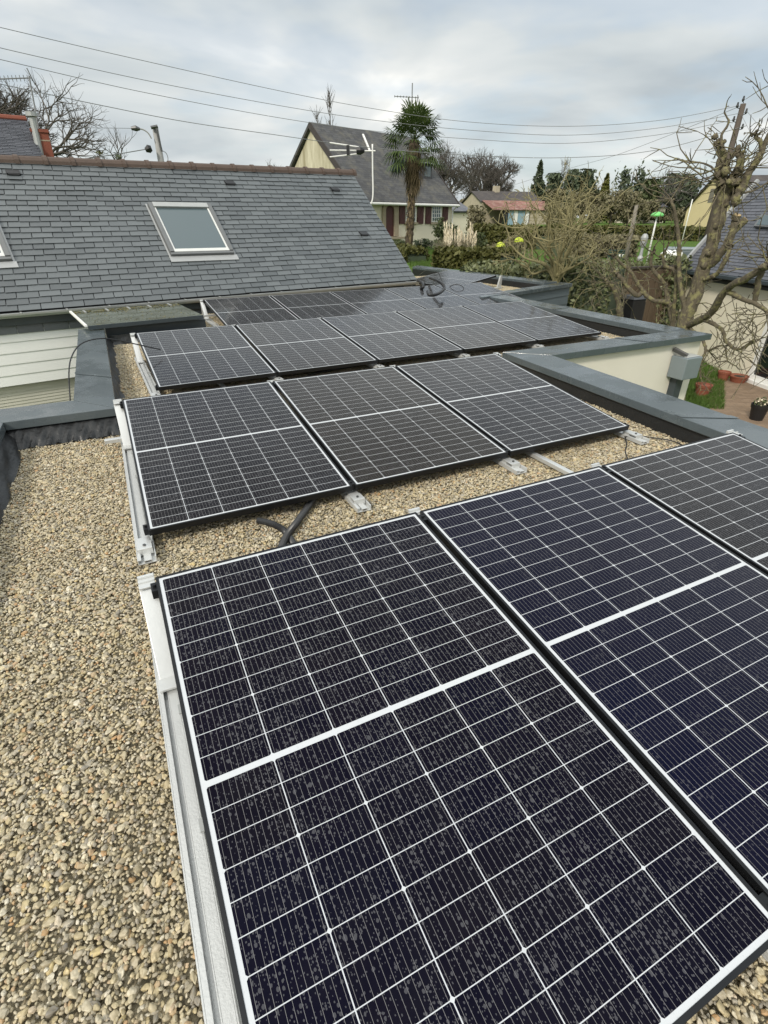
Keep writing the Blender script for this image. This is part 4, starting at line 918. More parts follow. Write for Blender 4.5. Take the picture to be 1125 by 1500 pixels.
# ---- annexe, stone barn with tin roof, far houses
def box_house(name, label, px_left, px_right, D, dD, ybase_z, depth, rise, walls, roofm, gablem=None, over=0.2):
    """front eave given by two photo points at distances D and D+dD"""
    a, b = atd(*px_left, D), atd(*px_right, D+dD); zz = (a[2]+b[2])/2; a[2] = b[2] = zz
    t = thing(name, label, 'house', (a[0], a[1], ybase_z)); e = unit(b-a)
    return t, gable_house(t, a, e, float(np.linalg.norm(b-a)), depth, rise, ybase_z, walls, roofm, gablem, over)
zg = lambda x, y, D: float(gz(*atd(x, y, D)[:2]))
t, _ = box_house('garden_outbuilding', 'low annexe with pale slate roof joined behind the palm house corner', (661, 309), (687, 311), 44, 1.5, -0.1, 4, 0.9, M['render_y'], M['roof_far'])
# barn
t = thing('stone_barn', 'old stone barn with dark roof and rusty tin lean-to over pale blue doors', 'barn', atd(750, 325, 95))
a, b = atd(706, 296, 92), atd(793, 297, 97); a[2] = b[2] = (a[2]+b[2])/2
e_ = unit(b-a); n_ = np.array([-e_[1], e_[0], 0]); zb2 = zg(750, 320, 92)-0.4
H2 = gable_house(t, a, e_, float(np.linalg.norm(b-a)), 7.0, 1.45, zb2, M['stone_wall'], M['roof_tiles'], M['stone_wall'], 0.1)
lean0, lean1 = a+UZ*0.25, b+e_*1.0+UZ*0.2; dp = -n_*4.0-UZ*1.25
uvquads('lean_to_roof', [(lean0+dp, lean1+dp, lean1, lean0)], M['roof_tin'], t, 0.1)
w0 = lean0+dp+n_*0.35; mb = MB()
for s0, s1, mat, nm in ((0.18, 0.26, 'pane_dark', 'dark_opening'), (0.26, 0.345, 'blue_door', 'door'), (0.35, 0.415, 'white', 'door'), (0.42, 0.53, 'blue_door', 'door'), (0.535, 0.60, 'white', 'door'), (0.62, 0.98, 'stone_wall', 'lean_to_wall')):
    p0 = w0+e_*s0*float(np.linalg.norm(b-a)); p1 = w0+e_*s1*float(np.linalg.norm(b-a)); p0[2] = p1[2] = lean0[2]-1.15
    f0 = p0.copy(); f1 = p1.copy(); f0[2] = f1[2] = zb2
    MB().slab([f0, f1, p1, p0], n_*0.15).build(nm, M[mat], t)
ch = H2['R0']+(H2['R1']-H2['R0'])*0.40; MB().box(ch[0]-.4, ch[0]+.4, ch[1]-.4, ch[1]+.4, ch[2]-0.6, ch[2]+0.7).build('chimney', M['stone_wall'], t)
# far yellow house and small slate houses across the field
yh = thing('yellow_gable_house', 'pale yellow gabled house across the field behind the pollarded tree', 'house', atd(1040, 325, 62))
ga0, ga1 = atd(1008, 300, 68), atd(1075, 300, 60); ga0[2] = ga1[2] = (ga0[2]+ga1[2])/2
gb = zg(1040, 320, 60)-0.3; apx = (ga0+ga1)/2; apx = (ga0+ga1)/2; apx[2] = atd(1049, 259, 63.5)[2]
gn = unit(np.array([-(ga1-ga0)[1], (ga1-ga0)[0], 0])); gx_ = unit(ga1-ga0)
z_ = lambda p, h: np.array([p[0], p[1], h])
MB().slab([z_(ga0, gb), z_(ga1, gb), ga1, apx, ga0], gn*0.3).build('gable_wall', M['yellow_wall'], yh)
dpt = gn*9.0
uvquads('roof', [(ga0-gx_*.35-UZ*.3-gn*.2, ga0-gx_*.35-UZ*.3+dpt, apx+dpt+UZ*.15, apx-gn*.2+UZ*.15), (ga1+gx_*.35-UZ*.3+dpt, ga1+gx_*.35-UZ*.3-gn*.2, apx-gn*.2+UZ*.15, apx+dpt+UZ*.15)], M['roof_tiles'], yh, 0.15)
q = apx-gn*0.02-UZ*1.4; MB().slab([q-gx_*.45-UZ*.6, q+gx_*.45-UZ*.6, q+gx_*.45+UZ*.5, q-gx_*.45+UZ*.5], gn*0.01).build('shutter', M['wood_grey'], yh)
MB().slab([z_(ga1, gb)+gn*.31, z_(ga1, gb)+dpt, ga1+dpt, ga1+gn*.31], -gx_*0.3).slab([z_(ga0, gb)+gn*.31, z_(ga0, gb)+dpt, ga0+dpt, ga0+gn*.31], gx_*0.3).build('wall', M['yellow_wall'], yh)
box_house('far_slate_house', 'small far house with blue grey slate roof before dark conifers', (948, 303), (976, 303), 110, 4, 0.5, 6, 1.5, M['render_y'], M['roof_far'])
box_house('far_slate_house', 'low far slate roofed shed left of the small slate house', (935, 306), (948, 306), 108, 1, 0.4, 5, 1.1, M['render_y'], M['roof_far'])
# neighbour at far left with brick chimney, flue and aerial
E1n = atd(66, 237, 20.0); apn = atd(41, 184, 21.8); dn_ = apn-E1n; nn_ = unit(dn_*np.array([1, 1, 0])); en_ = np.array([nn_[1], -nn_[0], 0])
nb = thing('left_neighbour_house', 'slate roofed neighbour house with brick red ridge at the far left edge', 'house', (E1n[0], E1n[1], -2.6))
HN_ = gable_house(nb, E1n-en_*1.55, en_, 1.5, 2*float(dn_@nn_), float(dn_[2]), -2.6, M['stone_wall'], M['slate_dark'], M['stone_wall'], 0.1, vergew=0.05)
MB().tube([HN_['R0']+UZ*.02, HN_['R1']+UZ*.02], 0.09, 8).build('ridge_tiles', M['brick'], nb)
slates(HN_['A0']+UZ*.01, HN_['A1']+UZ*.01, HN_['R0']+UZ*.01, HN_['R1']+UZ*.01, 26, 0.34, rng, M['slate_dark'], nb)
q = atd(64, 214, 20.8); cm = MB().box(q[0]-.20, q[0]+.20, q[1]-.22, q[1]+.22, q[2]-1.6, q[2]+.30).box(q[0]-.23, q[0]+.23, q[1]-.25, q[1]+.25, q[2]+.303, q[2]+.38).build('chimney', M['brick'], nb)
MB().box(q[0]-.205, q[0]+.205, q[1]-.225, q[1]+.225, q[2]+.10, q[2]+.13).build('chimney_band', M['stone'], cm)
fl = MB(); qa, qb = atd(54, 208, 20.6), atd(47, 172, 20.6); fl.tube([qa-UZ*.4, qb], 0.09, 10).tube([qb+UZ*.02, qb+UZ*.12], 0.15, 10); fl.build('metal_flue', M['zinc'], nb)
an = thing('roof_aerial', 'dark television aerial on a mast above the left neighbour roof', 'aerial', atd(45, 150, 20.9))
qa, qb = atd(57, 205, 20.9), atd(43, 113, 20.9); MB().tube([qa-UZ*.5, qb+UZ*.03], 0.022, 6).build('mast', M['wire'], an)
mb = MB(); qa, qb = atd(-40, 117, 20.9), atd(46, 114, 20.9); mb.tube([qa, qb], 0.016, 5)
for t_ in np.linspace(0, 1, 16):
    q = qa*(1-t_)+qb*t_; mb.tube([q-UZ*.07, q+UZ*.07], 0.009, 4)
mb.tube([qb-UZ*.2+.05, qb+UZ*.25-.05], 0.014, 5); mb.build('boom', M['wire'], an)

# ---- right-hand house with slate roof, sliding door and patio
rh = thing('patio_house', 'cream house with slate roof and white framed sliding door beside the patio', 'house', (17, 8, -2.6))
wd = unit(ray(440, 319)*np.array([1, 1, 0])); wn = np.array([-wd[1], wd[0], 0])   # along the wall away from us; wn points towards us/left
Aw = atz(1089, 556, -2.6)
wl = lambda x, y, off=0.0: atp(x, y, Aw, wn)+wn*off
far = wl(1003, 430); farz = np.array([far[0], far[1], -2.6]); near = Aw-wd*6.0
ev = wl(1078, 404)[2]
tp = lambda p, z: np.array([p[0], p[1], z])
# wall with a door opening: pieces butted round it
j0 = Aw-wd*0.10; dz0, dz1 = -2.5, -0.25
w = MB(); w.slab([tp(far, -2.75), tp(j0, -2.75), tp(j0, ev), tp(far, ev)], -wn*0.3); w.build('wall', M['render_y'], rh)
MB().slab([tp(j0-wd*.001, dz1), tp(near, dz1), tp(near, ev), tp(j0-wd*.001, ev)], -wn*0.3).build('wall', M['render_y'], rh)
dr = MB(); dj = j0-wd*2.4
dr.slab([tp(j0-wd*.002, dz0), tp(j0-wd*.12, dz0), tp(j0-wd*.12, dz1), tp(j0-wd*.002, dz1)], -wn*.12).slab([tp(j0-wd*.121, dz0), tp(near, dz0), tp(near, dz0+.11), tp(j0-wd*.121, dz0+.11)], -wn*.12)
dr.slab([tp(j0-wd*1.25, dz0+.111), tp(j0-wd*1.37, dz0+.111), tp(j0-wd*1.37, dz1), tp(j0-wd*1.25, dz1)], -wn*.12)
do = dr.build('sliding_door', M['white'], rh)
MB().slab([tp(j0-wd*.125, dz0+.115)-wn*.06, tp(near, dz0+.115)-wn*.06, tp(near, dz1)-wn*.06, tp(j0-wd*.125, dz1)-wn*.06], -wn*.02).build('pane', M['pane_dark'], do)
MB().slab([tp(j0+wd*.1, -2.75)+wn*.14, tp(near, -2.75)+wn*.14, tp(near, dz0-.004)+wn*.14, tp(j0+wd*.1, dz0-.004)+wn*.14], -wn*.25).build('door_sill', M['white'], do)
e0 = wl(1010, 391)-wn*0; E0r = tp(far+wd*.15, ev+.02)+wn*.25; E1r = tp(near, ev+.02)+wn*.25
d_ = ray(1113, 266); t_ = ((E0r-CAM)@wd)/(d_@wd); Pr = CAM+d_*t_
R1r = Pr-wd*6.3*1.0; R1r[2] = Pr[2]
slates(E1r, E0r, R1r-wd*0.0, Pr, 30, 0.42, rng, M['slate_dark'], rh, lift=0.016, th=0.010, gap=0.012)
MB().slab([E1r-UZ*.05, E0r-UZ*.05, Pr-UZ*.05, R1r-UZ*.05], -UZ*.12).build('roof_deck', M['underlay'], rh)
MB().bar(E0r+wd*.03, Pr+wd*.03, 0.10, 0.22).build('verge_flashing', M['lead'], rh)
MB().slab([tp(far+wd*.16, -2.7), tp(far+wd*.16, -2.7)-wn*7, tp(Pr+wd*.05, Pr[2]-.4), tp(far+wd*.16, ev)], -wd*.15).build('gable_wall', M['render_y'], rh)
MB().bar(E0r+wn*.06-UZ*.06, E1r+wn*.06-UZ*.06, 0.13, 0.11).build('gutter', M['coping_dark'], rh, bevel=0.02)
MB().slab([tp(far, ev-.02)+wn*.03, tp(near, ev-.02)+wn*.03, tp(near, ev-.26)+wn*.01, tp(far, ev-.26)+wn*.01], wn*.01).build('slate_apron', M['slate_dark'], rh)
nr = unit(np.cross(E0r-E1r, Pr-E1r)); nr = nr*np.sign(nr[2])
P_ = [atp(x, y, E1r+nr*.03, nr) for x, y in ((1117, 317), (1150, 318), (1140, 336), (1106, 334))]
MB().slab(P_, nr*0.09).build('skylight', M['sky_frame'], rh)
cc_ = sum(P_)/4; MB().slab([cc_+(p-cc_)*.8+nr*.091 for p in P_], nr*.01).build('pane', M['pane'], rh.children[-1] if False else rh)

# ---- fence, bins, pots, posts
fe = thing('wooden_fence', 'dark brown vertical board fence left of the patio house wall', 'fence', atd(950, 430, 19.5))
f0, f1 = atd(895, 401, 18.6), tp(far, 0)-wd*0.0; zt = atd(950, 394, 19.2)[2]
f0[2] = f1[2] = zt; fd = unit(f1-f0); Lf = float(np.linalg.norm(f1-f0)); fb = MB(); k = int(Lf/0.13)
fnn = np.array([fd[1], -fd[0], 0])
for i in range(k):
    a = f0+fd*(i*0.13+.004); b = f0+fd*(i*0.13+0.126); o2 = fnn*(0.012*(i % 2))
    fb.slab([tp(a, zt-2.3)+o2, tp(b, zt-2.3)+o2, tp(b, zt-.02)+o2, tp(a, zt-.02)+o2], fnn*0.02)
fb.build('boards', M['fence'], fe)
MB().bar(f0+UZ*.02+fnn*.02, f1+UZ*.02+fnn*.02, 0.12, 0.05).build('cap_rail', M['fence_cap'], fe)
def pot(name, lab, c, r, h, mat, low=False):
    t = thing(name, lab, 'flower pot', c, 'pots on the patio'); k = 0.72
    MB().lathe(c, [(r*k, 0), (r*.93, h*.78), (r, h*.78), (r*1.04, h), (r*.93, h), (r*.9, h*.88)], 20).build('pot', M[mat], t, smooth=False)
    MB().lathe(np.asarray(c)+(0, 0, h*.80), [(r*.88, 0), (r*.5, .015), (.01, .02)], 16).build('soil', M['soil'], t)
    return t
zp = -2.594
p1 = atz(1027, 579, zp); pt = pot('plant_pot', 'terracotta pot with a bare twig at the edge of the lawn', p1, 0.20, 0.30, 'terracotta')
mb = MB()
for dx, dy in ((.1, .05), (-.12, .1), (.02, -.1)): mb.tube([p1+(0, 0, .25), p1+(dx*.6, dy*.6, .6), p1+(dx*2, dy*2, .95)], [.008, .006, .003], 4)
mb.build('twigs', M['bark'], pt)
pot('plant_pot', 'upright terracotta pot against the wall near the sliding door', atz(1058, 556, zp), 0.17, 0.24, 'terracotta')
pot('plant_pot', 'wide low red terracotta bowl beside the sliding door', atz(1080, 559, zp), 0.25, 0.18, 'terracotta')
p4 = atz(1107, 614, zp); pt = pot('plant_pot', 'black planter with pale flowering plant beyond the front coping', p4, 0.19, 0.36, 'plastic')
lf = []; r_ = np.random.default_rng(4)
for i in range(160):
    a = r_.uniform(0, 6.28); R_ = r_.uniform(0, .17); c = p4+np.array([R_*cos(a), R_*sin(a), .34+r_.uniform(0, .16)]); u = unit(r_.normal(size=3))*.03; v = unit(np.cross(u, r_.normal(size=3)))*.018; lf.append([c-u, c-v, c+u, c+v])
V = np.array(lf).reshape(-1, 3); n4 = 100*4
fastmesh('leaves', V[:n4], np.arange(n4).reshape(-1, 4), M['leaf_mid'], pt); fastmesh('flowers', V[n4:], np.arange(len(V)-n4).reshape(-1, 4), M['pampas'], pt)
c = atd(922, 463, 17.2); cb = thing('compost_bin', 'black compost bin with lid in front of the fence', 'bin', (c[0], c[1], -2.6)); zt_ = atd(922, 437, 17.2)[2]
MB().hexa([(c[0]+x, c[1]+y, -2.6) for x, y in ((-.30, -.30), (.30, -.30), (.30, .30), (-.30, .30))], [(c[0]+x, c[1]+y, zt_) for x, y in ((-.25, -.25), (.25, -.25), (.25, .25), (-.25, .25))]).build('body', M['plastic'], cb, bevel=0.02)
MB().hexa([(c[0]+x, c[1]+y, zt_+.002) for x, y in ((-.28, -.28), (.28, -.28), (.28, .28), (-.28, .28))], [(c[0]+x, c[1]+y, zt_+.09) for x, y in ((-.17, -.17), (.17, -.17), (.17, .17), (-.17, .17))]).build('lid', M['conduit'], cb, bevel=0.015)
c = atd(904, 388, 27); gbn = thing('green_box', 'dark green box with three white marks beside the hedge', 'box', c); e_ = unit(np.array([c[1]-CAM[1], -(c[0]-CAM[0]), 0])); f_ = np.array([-e_[1], e_[0], 0]); hw = 0.40
c = atd(904, 375, 27)
MB().slab([c-e_*hw-UZ*.55, c+e_*hw-UZ*.55, c+e_*hw+UZ*.18, c-e_*hw+UZ*.18], f_*.5).build('body', M['green_bin'], gbn, bevel=0.02)
MB().slab([c-e_*(hw+.03)+UZ*.182-f_*.03, c+e_*(hw+.03)+UZ*.182-f_*.03, c+e_*(hw+.03)+UZ*.23-f_*.03, c-e_*(hw+.03)+UZ*.23-f_*.03], f_*.58).build('lid', M['green_bin'], gbn, bevel=0.01)
for i in (-.12, .10, .24): q = c+e_*i+UZ*.02; MB().slab([q-e_*.045-UZ*.05, q+e_*.045-UZ*.05, q+e_*.045+UZ*.05, q-e_*.045+UZ*.05], -f_*.008).build('white_mark', M['white'], gbn)
def post(name, lab, cat, x, y0, y1, D, r0, r1, mat, k=8):
    a, b = atd(x, y0, D), atd(x, y0, D); top = atd(x+(x-562)*0.0+0, y1, D); b = np.array([a[0], a[1], top[2]])
    return MB().tube([a-UZ*.5, (a+b)/2, b], [r0, (r0+r1)/2, r1], k).build(name, mat, smooth=True), a, b
o, a, b = post('wooden_post', '', '', 917, 376, 300, 24, 0.085, 0.06, M['wood_grey']); tag(o, 'weathered grey wooden post rising from the hedge before the field', 'post')
o, a, b = post('washing_pole', '', '', 950, 372, 316, 25, 0.036, 0.03, M['white'])
wp = thing('garden_pole', 'white pole with bright green dome cap standing on the lawn', 'pole', a); o.name = 'pole'; adopt(o, wp)
MB().lathe(b, [(0.24, -.02), (.22, .05), (.15, .10), (.05, .13), (.01, .14)], 14).build('dome_cap', M['green_cap'], wp, smooth=True)
o, a, b = post('white_post', '', '', 1001, 345, 292, 40, 0.03, 0.03, M['white']); tag(o, 'thin white post in front of the yellow gabled house', 'post')
c = atd(939, 372, 24); go_ = thing('garden_ornament', 'small pale stone garden ornament standing on the lawn', 'ornament', c)
MB().lathe(c-UZ*.25, [(.10, 0), (.12, .1), (.06, .2), (.05, .45), (.10, .52), (.12, .62), (.13, .80), (.10, .88), (.04, .93)], 12).build('urn', M['lead'], go_)
r_ = np.random.default_rng(3)
for x, lab in ((977, 'white rounded garden boulder left of its twin above the fence'), (990, 'white rounded garden boulder next to the patio house verge')):
    o = MB().blob(atd(x, 375, 23), (.22, .25, .2), r_, 12, 8, .06).build('boulder', M['white'], smooth=True); tag(o, lab, 'boulder', 'white boulders')
c = atd(1012, 374, 26); tr = thing('covered_trailer', 'low grey covered trailer parked behind the patio house roof edge', 'trailer', c)
MB().slab([c-e_*.9-UZ*.5, c+e_*.9-UZ*.5, c+e_*.9+UZ*.15, c-e_*.9+UZ*.15], f_*1.2).build('body', M['clad'], tr, bevel=.03)
MB().slab([c-e_*.95+UZ*.153, c+e_*.95+UZ*.153, c+e_*.85+UZ*.25, c-e_*.85+UZ*.25], f_*1.2).build('cover', M['grey_box'], tr, bevel=.02)

# ================================================================== trees and plants
def tubes_np(segs, k=5):
    """many tapered tubes at once: list of (points, radii)"""
    V = []; Q = []; n0 = 0; an = np.arange(k)*2*pi/k; ca, sa = np.cos(an)[:, None], np.sin(an)[:, None]
    for P, R in segs:
        P = np.asarray(P, float); n = len(P); T = np.gradient(P, axis=0); T /= np.linalg.norm(T, axis=1)[:, None]+1e-9
        u = np.cross(T[0], UZ if abs(T[0][2]) < .9 else np.array([1., 0, 0])); u /= np.linalg.norm(u)+1e-9
        for i in range(n):
            u = u-T[i]*(u@T[i]); u /= np.linalg.norm(u)+1e-9; w = np.cross(T[i], u); V.append(P[i]+R[i]*(ca*u+sa*w))
        j = np.arange(k); j2 = (j+1) % k
        for i in range(n-1): Q.append(np.stack([n0+i*k+j, n0+i*k+j2, n0+(i+1)*k+j2, n0+(i+1)*k+j], 1))
        n0 += n*k
    return np.concatenate(V), np.concatenate(Q)
def branch(rng, p, d, L, r, lvl, out, wob=0.25, nsub=4, up=0.15, spread=0.9, taper=0.55, n=6, shrink=0.62):
    pts = [np.array(p, float)]; d = unit(d); dirs = [d]
    for i in range(n):
        d = unit(d+rng.normal(0, wob, 3)/sqrt(n)*1.2+UZ*up/n); pts.append(pts[-1]+d*L/n); dirs.append(d)
    R = r*(1-(1-taper)*np.linspace(0, 1, n+1))
    if lvl == 0: R[-1] *= 0.4
    out[lvl].append((np.array(pts), R))
    if lvl == 0: return
    for j in range(nsub):
        t = rng.uniform(0.30, 1.0) if j else 1.0; i = min(n, int(t*n)); q = pts[i]
        x = rng.normal(0, 1, 3); x = unit(x-dirs[i]*(x@dirs[i])); nd = unit(dirs[i]+x*spread*rng.uniform(.5, 1.1))
        branch(rng, q, nd, L*shrink*rng.uniform(.75, 1.2), R[i]*rng.uniform(.5, .72), lvl-1, out, wob, nsub, up, spread, taper, max(3, n-1), shrink)
def bare_tree(name, label, base, H, seed, levels=5, nsub=3, trunk=0.25, r=None, mat='bark_d', spread=0.62, up=0.25, shrink=0.74, wob=0.30, cat='tree', group=None, width=1.0):
    """tapered trunk that forks again and again into crooked limbs and fine twigs"""
    rng = np.random.default_rng(seed); out = [[] for _ in range(levels+1)]; r = (r or H*0.028)*.72
    def grow(p, d, L, r, lvl):
        n = 5; pts = [p]
        for i in range(n):
            d = unit(d+rng.normal(0, wob, 3)*.45+UZ*up*.12); pts.append(pts[-1]+d*L/n)
        R_ = np.linspace(r, r*.72, n+1)
        if lvl == 0: R_ = np.linspace(r, r*.3, n+1)
        out[lvl].append((np.array(pts), R_))
        if lvl == 0: return
        k = nsub+(rng.random() < .45)+(1 if lvl == levels else 0); a0 = rng.uniform(0, 6.28); s_ = unit(np.cross(d, rng.normal(size=3))); t_ = np.cross(d, s_)
        for j in range(k):
            q = pts[-1] if j < 2 else pts[rng.integers(2, n+1)]; a = a0+j*2*pi/k+rng.uniform(-.5, .5); sp_ = spread*rng.uniform(.55, 1.35)
            grow(q, unit(d*cos(sp_)+(s_*cos(a)+t_*sin(a))*sin(sp_)), L*shrink*rng.uniform(.75, 1.15), r*rng.uniform(.58, .74), lvl-1)
    grow(base-UZ*0.3, UZ, H*trunk+.3, r, levels)
    allp = np.concatenate([p for l in out for p, _ in l]); s = H/max(0.1, np.percentile(allp[:, 2], 99.8)-base[2])
    f = lambda P: base+(P-base)*np.array([s*width, s*width, s])
    t = thing(name, label, cat, base, group)
    V, Q = tubes_np([(f(P), R_) for l in out[2:] for P, R_ in l], 6); fastmesh('trunk', V, Q, M[mat], t, True)
    V, Q = tubes_np([(f(P), np.maximum(R_, H*.0007)) for l in out[:2] for P, R_ in l], 3); fastmesh('crown', V, Q, M[mat], t)
    return t
def leaves(c, rad, n, size, rng, clump=0, flat=1.0, shell=0.0, upbias=0.0):
    """leaf quads gathered in clumps inside an ellipsoid"""
    c = np.asarray(c, float); rad = np.ones(3)*rad
    if clump:
        d = rng.normal(size=(clump, 3)); d /= np.linalg.norm(d, axis=1)[:, None]; rr = rng.uniform(shell, 1, clump)**(1/3.) if shell == 0 else rng.uniform(shell, 1, clump)
        cc = d*rr[:, None]; which = rng.integers(0, clump, n); g = cc[which]+rng.normal(size=(n, 3))*(0.75/clump**(1/3.))*rng.uniform(.5, 1, clump)[which][:, None]
    else:
        d = rng.normal(size=(n, 3)); d /= np.linalg.norm(d, axis=1)[:, None]; g = d*(rng.uniform(shell, 1, n)**(1/3.))[:, None]
    P = c+g*rad
    u = rng.normal(size=(n, 3)); u[:, 2] += upbias*np.sign(u[:, 2]); u /= np.linalg.norm(u, axis=1)[:, None]; w = rng.normal(size=(n, 3)); w = np.cross(u, w); w /= np.linalg.norm(w, axis=1)[:, None]
    s = size*rng.uniform(.6, 1.4, n)[:, None]; u = u*s; w = w*s*0.55*flat
    V = np.stack([P-u, P-w, P+u, P+w], 1).reshape(-1, 3); return V
def leafmesh(name, V, mat, parent): return fastmesh(name, V, np.arange(len(V)).reshape(-1, 4), mat, parent)
def at_ground(x, y, D):
    p = atd(x, y, D); p[2] = float(gz(p[0], p[1])); return p
def htop(x, y, D, base): return atd(x, y, D)[2]-base[2]
def bushy(name, label, x, ytop, D, wpx, mat, seed, n=1500, size=0.12, clump=24, ybase=None, cat='tree', group=None, trunk=True, conical=0.0):
    base = at_ground(x, 330, D); rng = np.random.default_rng(seed); top = atd(x, ytop, D)[2]; h = top-base[2]
    w = np.linalg.norm(atd(x+wpx/2, ytop, D)-atd(x-wpx/2, ytop, D))/2*(1.35 if conical else 1.1)
    t = thing(name, label, cat, base, group)
    lo = 0.12 if trunk else 0.0
    if conical:
        Vs = []
        k = 16
        for i in range(k):
            f = i/(k-1); z = base[2]+h*(lo+(1-lo)*f*0.97); rr = w*((1-f)**conical)*rng.uniform(.75, 1.1)+w*.04
            m = max(3, int(7*(1-f)+2))
            for j in range(m):
                a = j*2*pi/m+rng.uniform(-.4, .4); q = rr*rng.uniform(.6, 1.05)
                Vs.append(leaves((base[0]+q*.55*cos(a), base[1]+q*.55*sin(a), z-q*.12), (q*.55, q*.55, h/k*.75), max(8, int(n/k/m*1.5)), size, rng))
        V = np.concatenate(Vs)
    else:
        V = leaves(base+UZ*(h*(lo+(1-lo)/2)), (w*.92, w*.92, h*(1-lo)*.47), n, size, rng, clump, upbias=.3)
        ov = V[:, 2] > top; V[ov, 2] = top-(V[ov, 2]-top)*.3
    gg = gz(V[:, 0], V[:, 1]); V[:, 2] = np.maximum(V[:, 2], gg+.02)
    mb = MB(); mb.tube([base-UZ*.2, base+UZ*h*.5, base+UZ*h*.9], [h*.022+.03, h*.015+.02, .02], 6); mb.build('trunk', M['bark_d'], t, smooth=True)
    leafmesh('crown', V, M[mat], t); return t
def hedge(name, label, p, q, z1a, z1b, width, mat, n, size, seed, depth_base=None, cat='hedge', rough=0.12, over=0):
    """clipped hedge between two ground points: dark twiggy core and leaf shell"""
    rng = np.random.default_rng(seed); p = np.asarray(p, float); q = np.asarray(q, float); e = q-p; e[2] = 0; L = np.linalg.norm(e); e /= L; nn = np.array([-e[1], e[0], 0])
    zb = min(float(gz(*p[:2])), float(gz(*q[:2])))-.2 if depth_base is None else depth_base
    t = thing(name, label, cat, p)
    c = MB(); k = 14; ins = size*0.9
    for i in range(k):
        s0, s1 = i/k, (i+1)/k
        P = lambda s, w, z: p+e*L*s+nn*w+UZ*(z-p[2])
        zt0 = z1a+(z1b-z1a)*s0-ins-rng.uniform(0, rough); c.hexa([P(s0, -width/2+ins, zb), P(s1-.001, -width/2+ins, zb), P(s1-.001, width/2-ins, zb), P(s0, width/2-ins, zb)], [P(s0, -width/2+ins*1.5, zt0), P(s1-.001, -width/2+ins*1.5, zt0), P(s1-.001, width/2-ins*1.5, zt0), P(s0, width/2-ins*1.5, zt0)])
    c.build('twigs', M['leaf_dark'], t)
    s = rng.uniform(0, 1, n); f = rng.uniform(0, 1, n); zt = z1a+(z1b-z1a)*s+0.10*np.sin(s*L*2.1+seed)*rough*4+rng.normal(0, rough*.5, n)
    hh = zt-zb; per = width+2*hh; u = f*per
    lat = np.where(u < hh, -width/2, np.where(u < hh+width, u-hh-width/2, width/2)); z = np.where(u < hh, zb+u, np.where(u < hh+width, zt, zb+(per-u)))
    lat += 0.12*np.sin(s*L*1.7+z*2+seed)*rough*3+rng.normal(0, rough*.5, n)
    P = p[None, :2]*0; X = p[0]+e[0]*L*s+nn[0]*lat; Y = p[1]+e[1]*L*s+nn[1]*lat
    C = np.stack([X, Y, z], 1); uu = rng.normal(size=(n, 3)); uu /= np.linalg.norm(uu, axis=1)[:, None]; ww = np.cross(uu, rng.normal(size=(n, 3))); ww /= np.linalg.norm(ww, axis=1)[:, None]
    sz = size*rng.uniform(.6, 1.4, n)[:, None]; V = np.stack([C-uu*sz, C-ww*sz*.6, C+uu*sz, C+ww*sz*.6], 1).reshape(-1, 3)
    leafmesh('foliage', V, M[mat], t); return t

# ---- palm
pb = at_ground(598, 362, 30.5); pz = atd(607, 205, 30.5)
pt = thing('palm_tree', 'tall fan palm with shaggy trunk standing before the cream house', 'palm tree', pb)
rngp = np.random.default_rng(11); tr_ = [pb-UZ*.3, pb*0.66+pz*0.34, pb*.33+pz*.67, pz]; tr_[1] = tr_[1]+np.array([.05, 0, 0])
sp = spline(tr_, 14); Rr = np.interp(np.linspace(0, 1, len(sp)), [0, .1, .45, .6, .85, 1], [.24, .19, .18, .24, .34, .2]); Rr = Rr*(1+.10*rngp.normal(size=len(sp)))
MB().tube(sp, Rr, 12).build('trunk', M['palm_trunk'], pt)
V = []
for i in range(420):    # shaggy old fibres down the trunk
    t_ = rngp.uniform(.05, .98); c = pb+(pz-pb)*t_; a = rngp.uniform(0, 6.28); r_ = np.interp(t_, [0, .45, .6, .9], [.20, .19, .26, .36]); o = np.array([cos(a), sin(a), 0])
    p = c+o*r_; q = p+o*rngp.uniform(.0, .12)+UZ*rngp.uniform(-.32, .1); s = np.cross(o, UZ)*rngp.uniform(.02, .05); V.append([p-s, p+s, q+s*.2, q-s*.2])
V = np.array(V).reshape(-1, 3); leafmesh('trunk_fibres', V, M['palm_dead'], pt)
def fan(c, d, stem, R, n, droop, rng):
    """one fan leaf: petiole, then narrow segments spread in a half disc"""
    d = unit(d); hub = c+d*stem-UZ*stem*droop*.25; s = unit(np.cross(d, UZ)+1e-6); nrm_ = unit(np.cross(s, d)); out = []
    w = s*.018; out.append([c-w, c+w, hub+w*.6, hub-w*.6])
    for k in range(n):
        a = (k/(n-1)-.5)*radians(245); v = unit(d*cos(a)+s*sin(a)+nrm_*.10*cos(a*2)); L_ = R*(1-.25*abs(a)/2.2)*rng.uniform(.85, 1.1)
        m1 = hub+v*L_*.6-UZ*droop*.10*L_; e1 = hub+v*L_-UZ*(droop*.5+.05)*L_; ww = unit(np.cross(v, nrm_))*R*.042
        out.append([hub, m1-ww, e1, m1+ww])
    return out
lv_, dv_ = [], []
for i in range(62):
    f = i/61; el = radians(80-105*f+rngp.uniform(-8, 8)); a = i*2.39996; d = np.array([cos(a)*cos(el), sin(a)*cos(el), sin(el)])
    lv_ += fan(pz+UZ*(.1-.35*f), d, rngp.uniform(.85, 1.15), rngp.uniform(.68, .88), 17, .25+.6*f, rngp)
